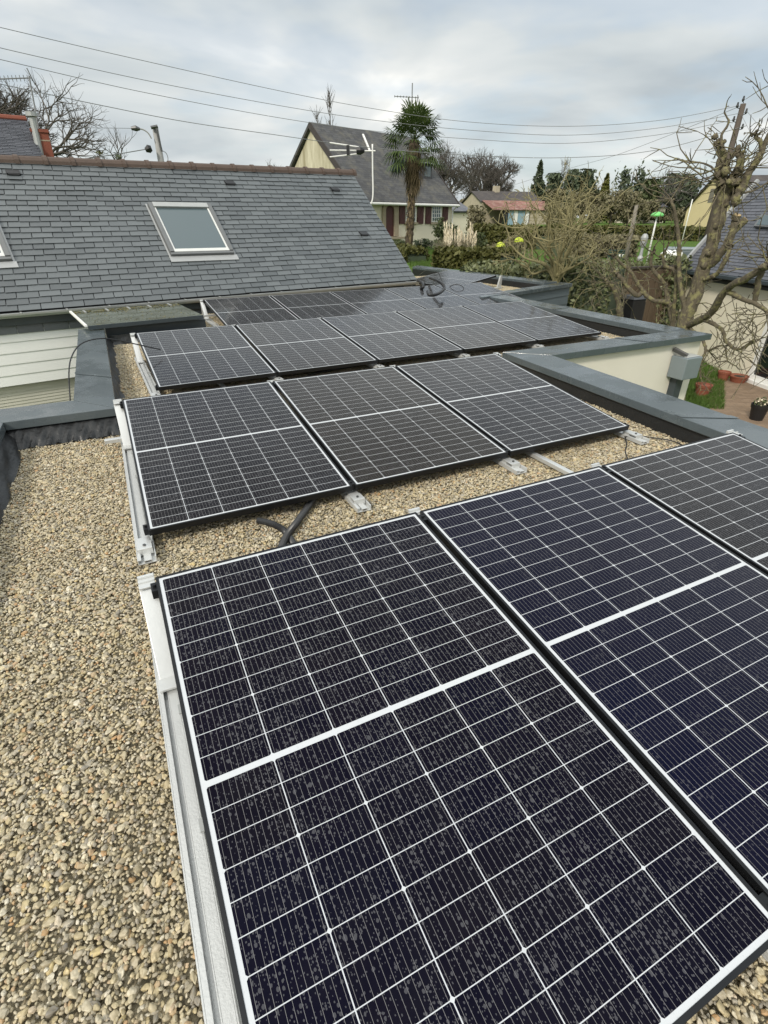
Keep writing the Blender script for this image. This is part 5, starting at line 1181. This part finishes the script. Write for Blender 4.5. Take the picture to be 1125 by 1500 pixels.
for i in range(40):
    f = rngp.uniform(0, 1); el = radians(-35-50*f); a = rngp.uniform(0, 6.28); d = np.array([cos(a)*cos(el), sin(a)*cos(el), sin(el)])
    dv_ += fan(pz-UZ*(.35+1.15*f), d, rngp.uniform(.4, .75)*(1-.45*f), rngp.uniform(.42, .55), 13, 1.0, rngp)
leafmesh('fronds', np.array(lv_).reshape(-1, 3), M['palm_leaf'], pt); leafmesh('dead_fronds', np.array(dv_).reshape(-1, 3), M['palm_dead'], pt)

# ---- pampas grass, hedges, shrubs near the palm house
pg = at_ground(668, 372, 25.5); pgt = thing('pampas_grass', 'pampas grass with tall pale cream plumes behind the low hedge', 'pampas grass', pg); rngq = np.random.default_rng(6); pl = []; st = []
for i in range(46):
    x = rngq.uniform(650, 694); D = rngq.uniform(24.6, 26.4); q = at_ground(x, 370, D); ytip = rngq.uniform(335, 352) if rngq.random() < .75 else rngq.uniform(322, 336)
    tip = atd(x+rngq.uniform(-3, 4), ytip, D); hh = tip-q; L_ = rngq.uniform(.65, 1.05); b0 = tip-unit(hh)*L_
    st.append(([q, (q+b0)/2, b0], [.012, .01, .008]))
    for k in range(46):
        t_ = rngq.uniform(0, 1); c = b0+(tip-b0)*t_; o = rngq.normal(0, 1, 3)*.028*(1-abs(t_-.35)); u = unit(hh+rngq.normal(0, .22, 3)*np.linalg.norm(hh))*rngq.uniform(.06, .12); w = unit(np.cross(u, rngq.normal(size=3)))*.014; pl.append([c+o-u, c+o-w, c+o+u, c+o+w])
leafmesh('plumes', np.array(pl).reshape(-1, 3), M['pampas'], pgt); V, Q = tubes_np(st, 4); fastmesh('stems', V, Q, M['palm_dead'], pgt)
bl_ = []
for i in range(700):
    x = rngq.uniform(648, 697); D = rngq.uniform(24.5, 26.5); q = at_ground(x, 370, D); d = unit(np.array([rngq.normal(0, .5), rngq.normal(0, .5), 1])); L_ = rngq.uniform(.6, 1.1); w = np.array([.012, .006, 0]); m_ = q+d*L_*.6; e2 = q+d*L_+np.array([d[0], d[1], -.4])*.3*L_; bl_ += [[q-w, q+w, m_+w, m_-w], [m_-w, m_+w, e2+w*.2, e2-w*.2]]
leafmesh('blades', np.array(bl_).reshape(-1, 3), M['leaf_brown'], pgt)
a, b = at_ground(648, 392, 21), at_ground(742, 392, 20); hedge('low_hedge', 'low clipped olive green hedge in front of the pampas grass', a, b, atd(648, 367, 21)[2], atd(742, 370, 20)[2], 1.5, 'leaf_low', 6500, .085, 3, rough=.10)
a, b = at_ground(560, 392, 24.5), at_ground(611, 392, 23.0); hedge('low_hedge', 'dark green hedge end showing beside the slate roof verge', a, b, atd(560, 360, 24.5)[2], atd(610, 369, 23.0)[2], 1.2, 'leaf_low', 3000, .08, 5, rough=.10)
a, b = at_ground(700, 345, 38), at_ground(800, 345, 34); hedge('tall_hedge', 'dark olive hedge across the garden below the stone barn', a, b, atd(700, 333, 38)[2], atd(800, 338, 34)[2], 1.6, 'leaf_low', 5200, .13, 6, rough=.15)
ha, hb_ = np.array([9.9, 16.6, -2.6]), np.array([14.6, 10.9, -2.6])
hedge('evergreen_hedge', 'big grey green evergreen hedge beyond the stepped grey coping', atd(690, 420, 17.5)*np.array([1, 1, 0])+UZ*-2.6, atd(905, 420, 16.4)*np.array([1, 1, 0])+UZ*-2.6, atd(690, 396, 17.0)[2], atd(880, 391, 15.9)[2], 1.9, 'leaf_hedge', 15000, .065, 8, depth_base=-2.7, rough=.16)
a, b = atd(890, 400, 20.3), atd(1000, 400, 21.2); hedge('back_hedge', 'loose green hedge behind the dark board fence', a, b, atd(890, 389, 20.3)[2], atd(1000, 382, 21.2)[2], 1.0, 'leaf_hedge', 4200, .075, 9, depth_base=-2.4, rough=.16)
a, b = at_ground(815, 375, 27), at_ground(915, 375, 29); hedge('brown_hedge', 'brownish winter hedge beside the wooden post', a, b, atd(815, 352, 27)[2], atd(915, 349, 29)[2], 1.6, 'leaf_brown', 5200, .085, 12, rough=.16)
a, b = at_ground(800, 340, 58), at_ground(1040, 346, 50); hedge('field_hedge', 'thin dark hedge line crossing the green field', a, b, float(gz(*a[:2]))+.75, float(gz(*b[:2]))+.85, .9, 'leaf_low', 5000, .14, 13, rough=.12)
def shrub(name, label, x, ytop, D, wpx, mat, seed, n=900, size=.07, group=None, cat='shrub'):
    return bushy(name, label, x, ytop, D, wpx, mat, seed, n, size, 18, cat=cat, group=group, trunk=False)
shrub('dark_shrub', 'dark feathery shrub growing against the right corner of the cream house', 652, 318, 31, 34, 'leaf_mid', 21, 1500, .08)
shrub('olive_shrub', 'olive brown shrub between pampas grass and stone barn', 696, 300, 40, 26, 'leaf_brown', 22, 1300, .10)
shrub('round_shrub', 'dark round shrub to the right of the pampas plumes', 704, 340, 26, 20, 'leaf_mid', 23, 900, .06)
shrub('flowerbed_shrub', 'low dark shrub at the foot of the palm trunk', 617, 349, 32, 26, 'leaf_dark', 24, 800, .06)
shrub('small_ball_shrub', 'tiny clipped dark ball bush by the cream house wall', 633, 352, 33.5, 5, 'leaf_dark', 25, 220, .04)
shrub('flowerbed_shrub', 'dark low shrub left of the palm trunk foot', 587, 352, 31, 22, 'leaf_mid', 26, 700, .06)
shrub('grey_shrub', 'grey brown twiggy shrub around the lime flower heads', 745, 345, 21.5, 60, 'leaf_brown', 27, 1500, .055)
shrub('rust_shrub', 'rusty orange tipped shrub at the end of the low hedge', 728, 363, 20.2, 30, 'leaf_brown', 28, 700, .05)
def lime(x, y, D, w, lab, seed):
    c = atd(x, y, D); r_ = np.random.default_rng(seed); t = thing('lime_flower_head', lab, 'flower head', c, 'lime flower heads'); R_ = w*D/757/2*.95
    n = 420; d = r_.normal(size=(n, 3)); d[:, 2] = abs(d[:, 2]); d /= np.linalg.norm(d, axis=1)[:, None]; P = c+d*np.array([R_, R_, R_*.85])*r_.uniform(.85, 1, n)[:, None]
    u = np.cross(d, r_.normal(size=(n, 3))); u /= np.linalg.norm(u, axis=1)[:, None]; w_ = np.cross(d, u); s = .022
    leafmesh('florets', np.stack([P-u*s, P-w_*s, P+u*s, P+w_*s], 1).reshape(-1, 3), M['leaf_lime'], t)
    MB().tube([np.array([c[0], c[1], float(gz(c[0], c[1]))-.1]), c], .015, 5).build('stem', M['twig_y'], t)
lime(733, 361, 19.9, 13, 'bright lime dome shaped flower head above the rusty shrub', 1); lime(760, 354, 20.1, 13, 'bright lime flower head at the left edge of the bare garden tree', 2)

# ---- background trees
bare_tree('bare_tree', 'large bare winter tree rising behind the left neighbour chimney', at_ground(84, 330, 32), 0+htop(100, 108, 32, at_ground(100, 330, 32)), 47, 7, 3, .20, .31, 'bark_d', width=1.25)
bare_tree('bare_tree', 'smaller bare tree left of the concrete lamp pole', at_ground(178, 330, 36), htop(178, 188, 36, at_ground(178, 330, 36)), 42, 5, 3, .25, .13, 'bark_g', .5)
shrub('evergreen_bush', 'yellow green bush top behind the ridge left of the lamp pole', 172, 222, 33, 22, 'leaf_yel', 43, 900, .09); shrub('evergreen_bush', 'dark green bush top just left of the lamp pole', 194, 224, 34, 16, 'leaf_dark', 44, 800, .09)
def poplar(x, ytop, D, seed, lab, wpx):
    base = at_ground(x, 330, D); h = htop(x, ytop, D, base); r_ = np.random.default_rng(seed); t = thing('poplar_tree', lab, 'tree', base); seg = []; tw = []
    seg.append(([base-UZ*.3, base+UZ*h*.5, base+UZ*h], [h*.012, h*.008, .02])); wm_ = wpx*D/757/2
    for i in range(90):
        z = r_.uniform(.12, .97); a = r_.uniform(0, 6.28); w = wm_*(1-z*.6)*r_.uniform(.5, 1); p = base+UZ*h*z; o = np.array([cos(a), sin(a), 0])
        L_ = h*.16*(1.1-z); q = p+o*w*.7+UZ*L_*.5; e3 = p+o*w+UZ*L_; tw.append(([p, q, e3], [.05, .035, .015]))
        for k in range(3): b = q+(e3-q)*r_.uniform(0, 1); tw.append(([b, b+np.array([r_.normal(0, .3), r_.normal(0, .3), r_.uniform(.5, 1.2)])], [.025, .01]))
    V, Q = tubes_np(seg, 6); fastmesh('trunk', V, Q, M['bark_g'], t, True); V, Q = tubes_np(tw, 3); fastmesh('crown', V, Q, M['bark_g'], t)
poplar(490, 133, 75, 51, 'tall narrow bare poplar behind the palm house ridge', 18); poplar(473, 168, 75, 52, 'shorter bare poplar just left of the tall poplar', 12)
bare_tree('bare_tree', 'bare crown showing above the palm house ridge left of palm', at_ground(557, 330, 62), htop(557, 190, 62, at_ground(557, 330, 62)), 53, 5, 3, .25, .2, 'bark_g')
bare_tree('bare_tree', 'tiny bare crown left of the palm house gable', at_ground(415, 330, 70), htop(415, 238, 70, at_ground(415, 330, 70)), 59, 5, 3, .25, .2, 'bark_g')
for i, (x, yt, D, sd, lab) in enumerate(((652, 206, 76, 54, 'bare tree directly right of the palm crown'), (682, 222, 120, 55, 'wide bare tree between palm and stone barn'), (716, 220, 128, 56, 'rounded bare tree behind the left end of the barn'))):
    b = at_ground(x, 330, D); bare_tree('bare_tree', lab, b, htop(x, yt, D, b), sd, 7, 3, .2, D*.0042, 'bark_d', group='bare trees by the barn')
bushy('conifer', 'dark pointed conifer directly behind the barn roof', 781, 238, 120, 30, 'leaf_dark', 61, 2600, .35, conical=.9)
bushy('dark_evergreen', 'small dark evergreen right of the pointed conifer', 802, 253, 120, 28, 'leaf_dark', 62, 1800, .35, 20)
poplar(815, 238, 130, 63, 'pale bare tree between the two dark evergreens', 26)
bushy('dark_evergreen', 'tall dark evergreen, left one of the broad pair', 832, 247, 105, 26, 'leaf_dark', 64, 2200, .30, 22)
bushy('dark_evergreen', 'broad dark evergreen, right one of the broad pair', 853, 247, 105, 30, 'leaf_dark', 65, 2400, .30, 22)
bushy('yellow_conifer', 'yellow green conifer in the middle of the tree line', 877, 256, 105, 26, 'leaf_yel', 66, 1700, .28, conical=.8)
bushy('pine_tree', 'tall layered pine above the middle of the tree line', 913, 233, 110, 38, 'leaf_dark', 67, 1500, .30, 11)
bushy('olive_tree', 'mid green tree left of the far slate house', 942, 262, 105, 36, 'leaf_mid', 68, 2000, .30, 20)
bushy('dark_evergreen', 'dark evergreen at the right end of the tree line', 992, 255, 110, 34, 'leaf_dark', 69, 2400, .3, 20)
bushy('dark_evergreen', 'rounded dark evergreen right of the far slate house', 972, 254, 115, 28, 'leaf_dark', 70, 2000, .3, 18)
bare_tree('bare_tree', 'reddish bare tree between pine and right hand evergreens', at_ground(960, 330, 108), htop(960, 243, 108, at_ground(960, 330, 108)), 71, 5, 3, .2, .3, 'bark_g')
sc_ = [(808, 276, 80, 30), (836, 282, 82, 34), (866, 283, 80, 34), (893, 278, 84, 34), (918, 280, 86, 32), (825, 296, 76, 26), (944, 292, 100, 30), (1000, 303, 90, 26), (758, 300, 112, 40), (735, 305, 118, 30), (960, 310, 108, 24)]
scl = ['brown winter thicket tree, first from the barn end', 'brown winter thicket tree, second from the barn end', 'brown winter thicket tree in the middle of the row', 'brown winter thicket tree below the tall pine', 'brown winter thicket tree left of the far slate house', 'low brown thicket bush in front of the row', 'brown bush behind the wooden post', 'brown bush at the foot of the yellow house', 'brown scrub seen over the barn roof', 'brown scrub left of the barn ridge', 'brown scrub below the small slate house']
for i, (x, yt, D, w) in enumerate(sc_):
    b = at_ground(x, 330, D); t = bushy('thicket_tree', scl[i], x, yt, D, w, 'leaf_brown', 80+i, 1500, .20, 26, group='brown thicket along the field')
# a far wood closing the horizon
r_ = np.random.default_rng(99); Vs = []
for i in range(150):
    x = r_.uniform(-500, 1500); D = r_.uniform(170, 240); b = at_ground(x, 320, D); h = r_.uniform(5, 9); Vs.append(leaves(b+UZ*h*.45, (h*.6, h*.6, h*.5), 150, .9, r_, 8))
tag(leafmesh('far_wood', np.concatenate(Vs), M['leaf_brown'], None), 'low brown and green wood closing the far horizon', 'wood', kind='stuff')

# ---- the pruned garden trees in front
def px_path(pts, D): return [atd(x, y, D+(d or 0)) for x, y, d in pts]
class Knobby:
    def __init__(s, seed, sc=1.0): s.sc = sc; s.r = np.random.default_rng(seed); s.big = []; s.tw = []; s.kn = MB(); s.cut = MB(); s.nc = 0; s.nk = 0
    def limb(s, pts, D, r0, r1, knob=True, whips=6, wl=1.0, droop=0.0):
        P = spline(px_path(pts, D), 7); n = len(P); P = P+np.cumsum(s.r.normal(0, .005, (n, 3)), 0)
        r0 *= s.sc; r1 *= s.sc; R = np.linspace(r0, r1, n)*(1+s.r.normal(0, .07, n)); s.big.append((P, R))
        for i in range(2, n-1):
            if s.r.random() < .28: s.kn.blob(P[i]+s.r.normal(0, 1, 3)*R[i]*.55, R[i]*s.r.uniform(.35, .65), s.r, 8, 6, .25); s.nk += 1
        if knob:
            for k in range(5): s.kn.blob(P[-1]+s.r.normal(0, 1, 3)*r1*.8, r1*s.r.uniform(.45, .9), s.r, 9, 7, .3); s.nk += 1
        dr_ = unit(P[-1]-P[-3])
        for k in range(whips): s.whip(P[-1] if s.r.random() < .7 else P[s.r.integers(n//2, n)], dr_, wl*s.r.uniform(.5, 1.2), droop)
        return P
    def whip(s, p, d, L, droop=0.0, r=.010):
        d = unit(np.asarray(d)*.6+s.r.normal(0, .65, 3)+UZ*(.1-droop)); pts = [p]
        for i in range(6): d = unit(d+s.r.normal(0, .22, 3)-UZ*droop*.12); pts.append(pts[-1]+d*L/6)
        s.tw.append((np.array(pts), np.linspace(r, .004, 7)))
        for k in range(2):
            i = s.r.integers(2, 6); q = pts[i]; d2 = unit(d+s.r.normal(0, .7, 3)); s.tw.append((np.array([q, q+d2*L*.16, q+d2*L*.3+s.r.normal(0, .02, 3)]), [.006, .005, .003]))
    def stub(s, p, d, r, L=.12):
        d = unit(d); s.big.append((np.array([p, p+d*L]), [r, r*.95])); s.cut.tube([p+d*(L+.001), p+d*(L+.006)], r*.85, 10); s.nc += 1
    def build(s, name, label, base, mat='bark', group=None, cat='tree'):
        t = thing(name, label, cat, base, group); V, Q = tubes_np(s.big, 9); 
        if s.nk: Q = np.concatenate([Q, np.array(s.kn.f)+len(V)]); V = np.concatenate([V]+s.kn.v)
        tr = fastmesh('trunk', V, Q, M[mat], t, True)
        if s.nc: s.cut.build('pruning_cuts', M['cut'], tr)
        if s.tw: V, Q = tubes_np(s.tw, 4); fastmesh('twigs', V, Q, M['twig_y' if mat == 'twig_y' else 'bark'], t)
        return t
K1 = Knobby(201, .80); D1 = 10.6
gz_ = -2.6
K1.limb([(985, 640, 0), (1000, 520, 0), (1006, 470, 0), (1022, 425, 0), (1038, 380, 0), (1050, 335, 0), (1062, 290, 0), (1070, 262, 0)], D1, .165, .115, True, 8, .8)
for i in range(14): K1.kn.blob(atd(1068+K1.r.uniform(-18, 20), 262+K1.r.uniform(-22, 40), D1+K1.r.uniform(-.2, .2)), K1.r.uniform(.035, .075), K1.r, 10, 8, .28); K1.nk += 1
K1.limb([(1058, 270, 0), (1056, 245, .1), (1062, 225, .1), (1056, 205, .1)], D1, .10, .06, True, 3, .5)
K1.limb([(1060, 222, 0), (1056, 203, 0), (1066, 180, 0), (1060, 166, 0)], D1, .03, .012, False, 1, .3)
K1.limb([(1085, 280, 0), (1098, 255, 0), (1113, 232, 0), (1128, 205, 0), (1140, 180, 0)], D1, .075, .04, True, 4, .8)
K1.limb([(1118, 225, 0), (1118, 205, 0), (1110, 193, 0)], D1, .04, .03, True, 3, .3)
K1.limb([(1082, 255, 0), (1085, 235, 0), (1084, 222, 0)], D1, .08, .06, True, 5, .6)
K1.limb([(1060, 262, 0), (1035, 242, .2), (1012, 240, .3)], D1, .02, .012, False, 6, .9); K1.limb([(1062, 240, 0), (1040, 250, -.2), (1010, 256, -.4)], D1, .018, .010, False, 5, .9)
K1.limb([(1085, 285, 0), (1110, 275, .2), (1130, 260, .3)], D1, .02, .012, False, 5, .8)
for k in range(26): K1.whip(atd(1068+K1.r.uniform(-15, 15), 255+K1.r.uniform(-22, 20), D1), K1.r.normal(0, 1, 3), K1.r.uniform(.5, 1.25), .05)
K1.stub(atd(1072, 340, D1), RGT*.6+UZ*.7-FWD*.2, .06, .22); 
P = K1.limb([(1040, 388, 0), (1062, 362, -.1), (1074, 340, -.1), (1076, 322, -.1)], D1, .08, .06, False, 2, .3); K1.stub(P[-1], UZ-FWD*.5, .065, .06)
K1.limb([(1008, 470, 0), (1000, 425, 0), (997, 385, 0), (998, 345, 0), (990, 305, 0), (985, 290, 0)], D1, .055, .025, True, 6, .7)
K1.limb([(1030, 410, 0), (1052, 400, -.2), (1066, 380, -.3), (1072, 360, -.3)], D1, .05, .035, True, 6, .5)
K1.limb([(1002, 480, 0), (1040, 462, -.5), (1066, 428, -.9), (1092, 412, -1.2), (1128, 392, -1.4)], D1, .075, .055, True, 9, .9, .3)
K1.limb([(1066, 428, -.9), (1090, 440, -1.1), (1108, 448, -1.2), (1122, 460, -1.3)], D1, .045, .03, True, 7, .6, .4)
K1.limb([(1030, 468, -.4), (1055, 480, -.7), (1064, 500, -.8), (1082, 512, -.9), (1104, 498, -1.0)], D1, .04, .025, True, 7, .6, .5)
K1.limb([(1012, 482, -.2), (1030, 500, -.5), (1036, 515, -.6), (1026, 535, -.6)], D1, .035, .022, True, 12, .5, .3)
K1.limb([(1105, 440, -1.1), (1112, 410, -1.2), (1128, 380, -1.2)], D1, .05, .04, True, 6, .6)
K1.limb([(1036, 515, -.6), (1060, 508, -.7), (1066, 530, -.7)], D1, .02, .012, False, 4, .4, .6)
for k in range(34): K1.whip(atd(K1.r.uniform(1030, 1120), K1.r.uniform(425, 510), D1-.8), RGT*.7-UZ*.6+K1.r.normal(0, .4, 3), K1.r.uniform(.5, 1.0), .35, .0055)
K1.build('pollarded_tree', 'big lichened pollarded tree with knobbly head before the patio house', np.array([*atd(985, 640, D1)[:2], -2.6]), group='pruned garden trees')
K2 = Knobby(202, .85); D2 = 10.9
K2.limb([(975, 620, 0), (982, 500, 0), (984, 462, 0), (974, 445, 0), (950, 440, 0), (930, 415, 0), (915, 396, 0), (895, 380, -.1)], D2, .065, .025, True, 7, .7)
K2.limb([(984, 470, 0), (976, 425, .1), (968, 405, .1), (955, 385, .1), (958, 365, .1)], D2, .048, .026, True, 6, .6)
K2.limb([(984, 478, 0), (990, 440, -.1), (991, 400, -.1), (975, 388, -.1), (972, 370, -.1)], D2, .042, .026, True, 6, .7)
K2.limb([(940, 428, 0), (930, 432, 0), (912, 408, 0), (904, 402, 0)], D2, .05, .035, True, 7, .6)
K2.limb([(984, 500, 0), (1000, 478, -.3), (1012, 452, -.3)], D2, .07, .05, True, 6, .6)
for k in range(14): K2.whip(atd(K2.r.uniform(905, 1000), K2.r.uniform(390, 470), D2), -RGT*.5+UZ*.3+K2.r.normal(0, .6, 3), K2.r.uniform(.5, 1.1), .1, .007)
K2.build('pollarded_tree', 'pruned tree with crooked yellowish limbs in front of the board fence', np.array([*atd(975, 620, D2)[:2], -2.6]), group='pruned garden trees')
K3 = Knobby(203, .8); D3 = 12.5
K3.limb([(900, 560, 0), (906, 475, 0), (906, 450, 0), (900, 430, 0), (886, 415, 0)], D3, .10, .05, True, 9, .9); K3.limb([(904, 440, 0), (914, 425, 0), (913, 415, 0)], D3, .05, .04, True, 8, .7)
for k in range(16): K3.whip(atd(K3.r.uniform(870, 915), K3.r.uniform(405, 465), D3), RGT*.5*K3.r.choice([-1, 1])+UZ*.1+K3.r.normal(0, .5, 3), K3.r.uniform(.6, 1.3), .1, .007)
K3.build('pollarded_tree', 'small pruned stump of a tree with whippy shoots over the far coping', np.array([*atd(900, 560, D3)[:2], -2.6]), group='pruned garden trees')
K4 = Knobby(204, .8); D4 = 15.0
tips = [(743, 358), (756, 342), (769, 334), (786, 317), (798, 322), (807, 302), (818, 312), (829, 296), (838, 306), (846, 291), (863, 299), (856, 318), (868, 326), (872, 350), (752, 381), (880, 368)]
hub = (815, 402)
for i, (x, y) in enumerate(tips):
    u = lambda q: K4.r.uniform(-q, q); dz = u(1.3); dx, dy = x-hub[0], y-hub[1]
    P = K4.limb([(hub[0]+u(3), hub[1]+12, 0), (hub[0]+dx*.22+u(9), hub[1]+dy*.18+u(7), dz*.2), (hub[0]+dx*.48+u(12), hub[1]+dy*.42+u(10), dz*.5), (hub[0]+dx*.75+u(10), hub[1]+dy*.74+u(10), dz*.8), (x, y, dz)], D4, .050, .016, True, 4, .7)
    for k in range(3):
        j = K4.r.integers(10, len(P)-2); q = P[j]; d = unit(unit(P[j+1]-P[j-1])+K4.r.normal(0, .6, 3)); L_ = K4.r.uniform(.5, 1.1); pts = [q]
        for m_ in range(5): d = unit(d+K4.r.normal(0, .28, 3)+UZ*.06); pts.append(pts[-1]+d*L_/5)
        K4.big.append((np.array(pts), np.linspace(.018, .009, 6))); K4.kn.blob(pts[-1], .018, K4.r, 7, 5, .3); K4.nk += 1
        for w_ in range(3): K4.whip(pts[-1-w_], d, K4.r.uniform(.3, .8), 0, .008)
    for k in range(4): K4.whip(P[K4.r.integers(8, len(P))], unit(P[-1]-P[-4])+K4.r.normal(0, .4, 3), K4.r.uniform(.35, .8), 0, .006)
K4.limb([(815, 520, 0), (814, 440, 0), (815, 400, 0)], D4, .13, .10, True, 0)
for k in range(10): K4.whip(atd(K4.r.uniform(790, 905), K4.r.uniform(395, 455), D4-.8), RGT*K4.r.choice([-1, 1])+K4.r.normal(0, .5, 3), K4.r.uniform(.6, 1.4), .15, .007)
K4.build('bare_garden_tree', 'wide bare garden tree with many yellowish pruned branches above the evergreen hedge', np.array([*atd(815, 520, D4)[:2], -2.6]), 'twig_y')

# ================================================================== poles, aerial, wires
up_ = thing('utility_pole', 'tall dark wooden utility pole with insulators at the right', 'utility pole', at_ground(1066, 330, 30))
ptop = atd(1089, 152, 30); pbt = at_ground(1066, 330, 30); pbt[:2] = ptop[:2]
MB().tube([pbt-UZ*.5, (pbt+ptop)/2, ptop], [.15, .13, .10], 10).build('pole', M['pole_wood'], up_, smooth=True)
sdx = unit(RGT); 
for sx, z in ((-.22, -.05), (.20, -.25), (-.22, -.5), (.22, -.75), (-.05, .15)):
    q = ptop+sdx*sx+UZ*z; o = MB().tube([ptop+UZ*(z-.12), q-UZ*.08], .015, 5).tube([q-UZ*.08, q-UZ*.02, q+UZ*.02, q+UZ*.10], [.03, .055, .04, .03], 8).build('insulator', M['conduit'], up_)
lp_ = thing('lamp_pole', 'grey concrete street pole with curved lamp arm behind the slate ridge', 'street lamp', at_ground(230, 330, 30))
lt = atd(227, 186, 30); lb = at_ground(230, 330, 30); lb[:2] = lt[:2]
MB().tube([lb-UZ*.5, (lb+lt)/2, lt+UZ*0], [.17, .15, .13], 10).build('pole', M['concrete'], lp_, smooth=True)
MB().tube([atd(237, 222, 29.8), atd(228, 184, 29.8)], .05, 6).tube([atd(221, 187, 29.8), atd(231, 185, 29.8)], .07, 6).build('crossarm', M['bolt'], lp_)
arm = spline([atd(222, 203, 29.8), atd(217, 195, 29.8), atd(210, 190, 29.8), atd(203, 188.5, 29.8)], 8); MB().tube(arm, .03, 6).build('lamp_arm', M['concrete'], lp_)
MB().tube([atd(205, 189, 29.8), atd(199, 188, 29.8), atd(192, 188, 29.8)], [.05, .11, .06], 8).build('lamp_head', M['bolt'], lp_)
MB().tube([atd(222, 217, 29.7), atd(218, 218, 29.7), atd(213, 220, 29.7)], [.1, .16, .08], 8).build('clamp', M['plastic'], lp_)
MB().tube(spline([atd(236, 220, 29.8), atd(243, 224, 29.8), atd(246, 232, 29.8), atd(245, 242, 29.8)], 6), .015, 4).build('loop_wire', M['wire'], lp_)
ta = thing('tv_antenna', 'television antenna of three white booms on a white mast beyond the verge', 'aerial', atd(546, 300, 19))
Dm = 19.0; mtop, mbot = atd(545.5, 211, Dm), atd(546, 287, Dm); mbot[:2] = mtop[:2]
MB().tube(list(spline([mtop, (mtop+mbot)/2, mbot, mbot-UZ*.25-RGT*.10, mbot-UZ*.34-RGT*.35, mbot-UZ*.40-RGT*.6], 6)), .024, 8).build('mast', M['white'], ta, smooth=True)
cj = atd(530, 221, Dm); MB().tube([atd(550, 221, Dm), cj], .019, 6).build('cross_boom', M['white'], ta)
for yl in (209, 220, 230):
    yr = {209: 215.5, 220: 220.5, 230: 225}[yl]; MB().tube([atd(483, yl, Dm), atd(527, yr, Dm)], .019, 6).build('boom', M['white'], ta)
q = atd(528, 220.5, Dm); MB().tube([q-UZ*.0+RGT*.12, q, q-RGT*.12], [.05, .11, .10], 8).build('dipole_box', M['plastic'], ta)
MB().bar(atd(509.5, 212.5, Dm), atd(510, 227.5, Dm), .10, .09).build('spacer', M['plastic'], ta)
def wire(pts, r, lab, grp='overhead wires', D0=22., D1=30.):
    x0, x1 = pts[0][0], pts[-1][0]; P = [atd(x, y, D0+(D1-D0)*(x-x0)/(x1-x0)) for x, y in pts]
    o = MB().tube(spline(P, 14), r*0.62, 4).build('overhead_wire', M['wire'], smooth=True); tag(o, lab, 'wire', grp)
wire([(-40, 30), (0, 40), (171, 80), (400, 131), (540, 158), (680, 178), (825, 185), (960, 177), (1083, 155)], .014, 'topmost thin overhead wire crossing the sky to the right hand pole')
wire([(-40, 60), (43, 80), (220, 119), (400, 153), (540, 175), (680, 190), (825, 198), (960, 188), (1094, 164)], .014, 'second overhead wire from the top crossing the whole sky')
wire([(-40, 78), (0, 87), (200, 133), (400, 171), (540, 191), (680, 203), (825, 210), (960, 198), (1083, 174)], .014, 'third overhead wire from the top passing behind the palm crown')
wire([(-40, 115), (0, 123), (142, 153), (270, 178), (400, 197), (540, 216), (680, 227), (825, 231), (960, 220), (1094, 184)], .017, 'lowest and darkest of the long overhead wires')
wire([(740, 275), (800, 256), (840, 245), (900, 228), (960, 206), (1020, 182), (1083, 156)], .016, 'overhead wire slanting steeply up to the right hand pole', D0=55., D1=30.)
wire([(-30, 183), (60, 186), (194, 188)], .014, 'straight wire running left from the street lamp head', D0=26., D1=29.8)
wire([(-30, 252), (60, 243), (115, 234), (170, 226), (217, 218)], .028, 'thick dark cable rising from the ridge to the lamp pole', D0=26., D1=29.7)
for i, (p, q, lab) in enumerate((((1094, 163), (1150, 225), 'right hand wire dropping steeply from the utility pole'), ((1086, 168), (1112, 215), 'thin drop wire right of the utility pole'))):
    wire([p, ((p[0]+q[0])/2, (p[1]+q[1])/2+2), q], .014, lab, D0=30., D1=22.)

# ---- rough grass on the bank beside the patio house and in the palm garden
def grass(regions, n, seed):
    r_ = np.random.default_rng(seed); V = []
    for (x0, x1, y0, y1, z, k, L) in regions:
        for i in range(k):
            x, y = r_.uniform(x0, x1), r_.uniform(y0, y1)
            if z is None:
                p = atd(x, y, r_.uniform(20.5, 33)); p[2] = float(gz(*p[:2]))
            else:
                p = atz(x, y, z); p[2] = float(gz(*p[:2]))
            d = np.array([r_.normal(0, .45), r_.normal(0, .45), 1.0])*L*r_.uniform(.6, 1.3); w = unit(np.cross(d, r_.normal(size=3)))*L*.09; V.append([p-w, p+w, p+d+w*.1, p+d-w*.1])
    return leafmesh('grass', np.array(V).reshape(-1, 3), M['grassblade'], None)
tag(grass([(995, 1060, 520, 600, -2.6, 9000, .09), (600, 660, 355, 392, None, 6000, .09)], 0, 7), 'short green grass on the lawn', 'grass', kind='stuff')
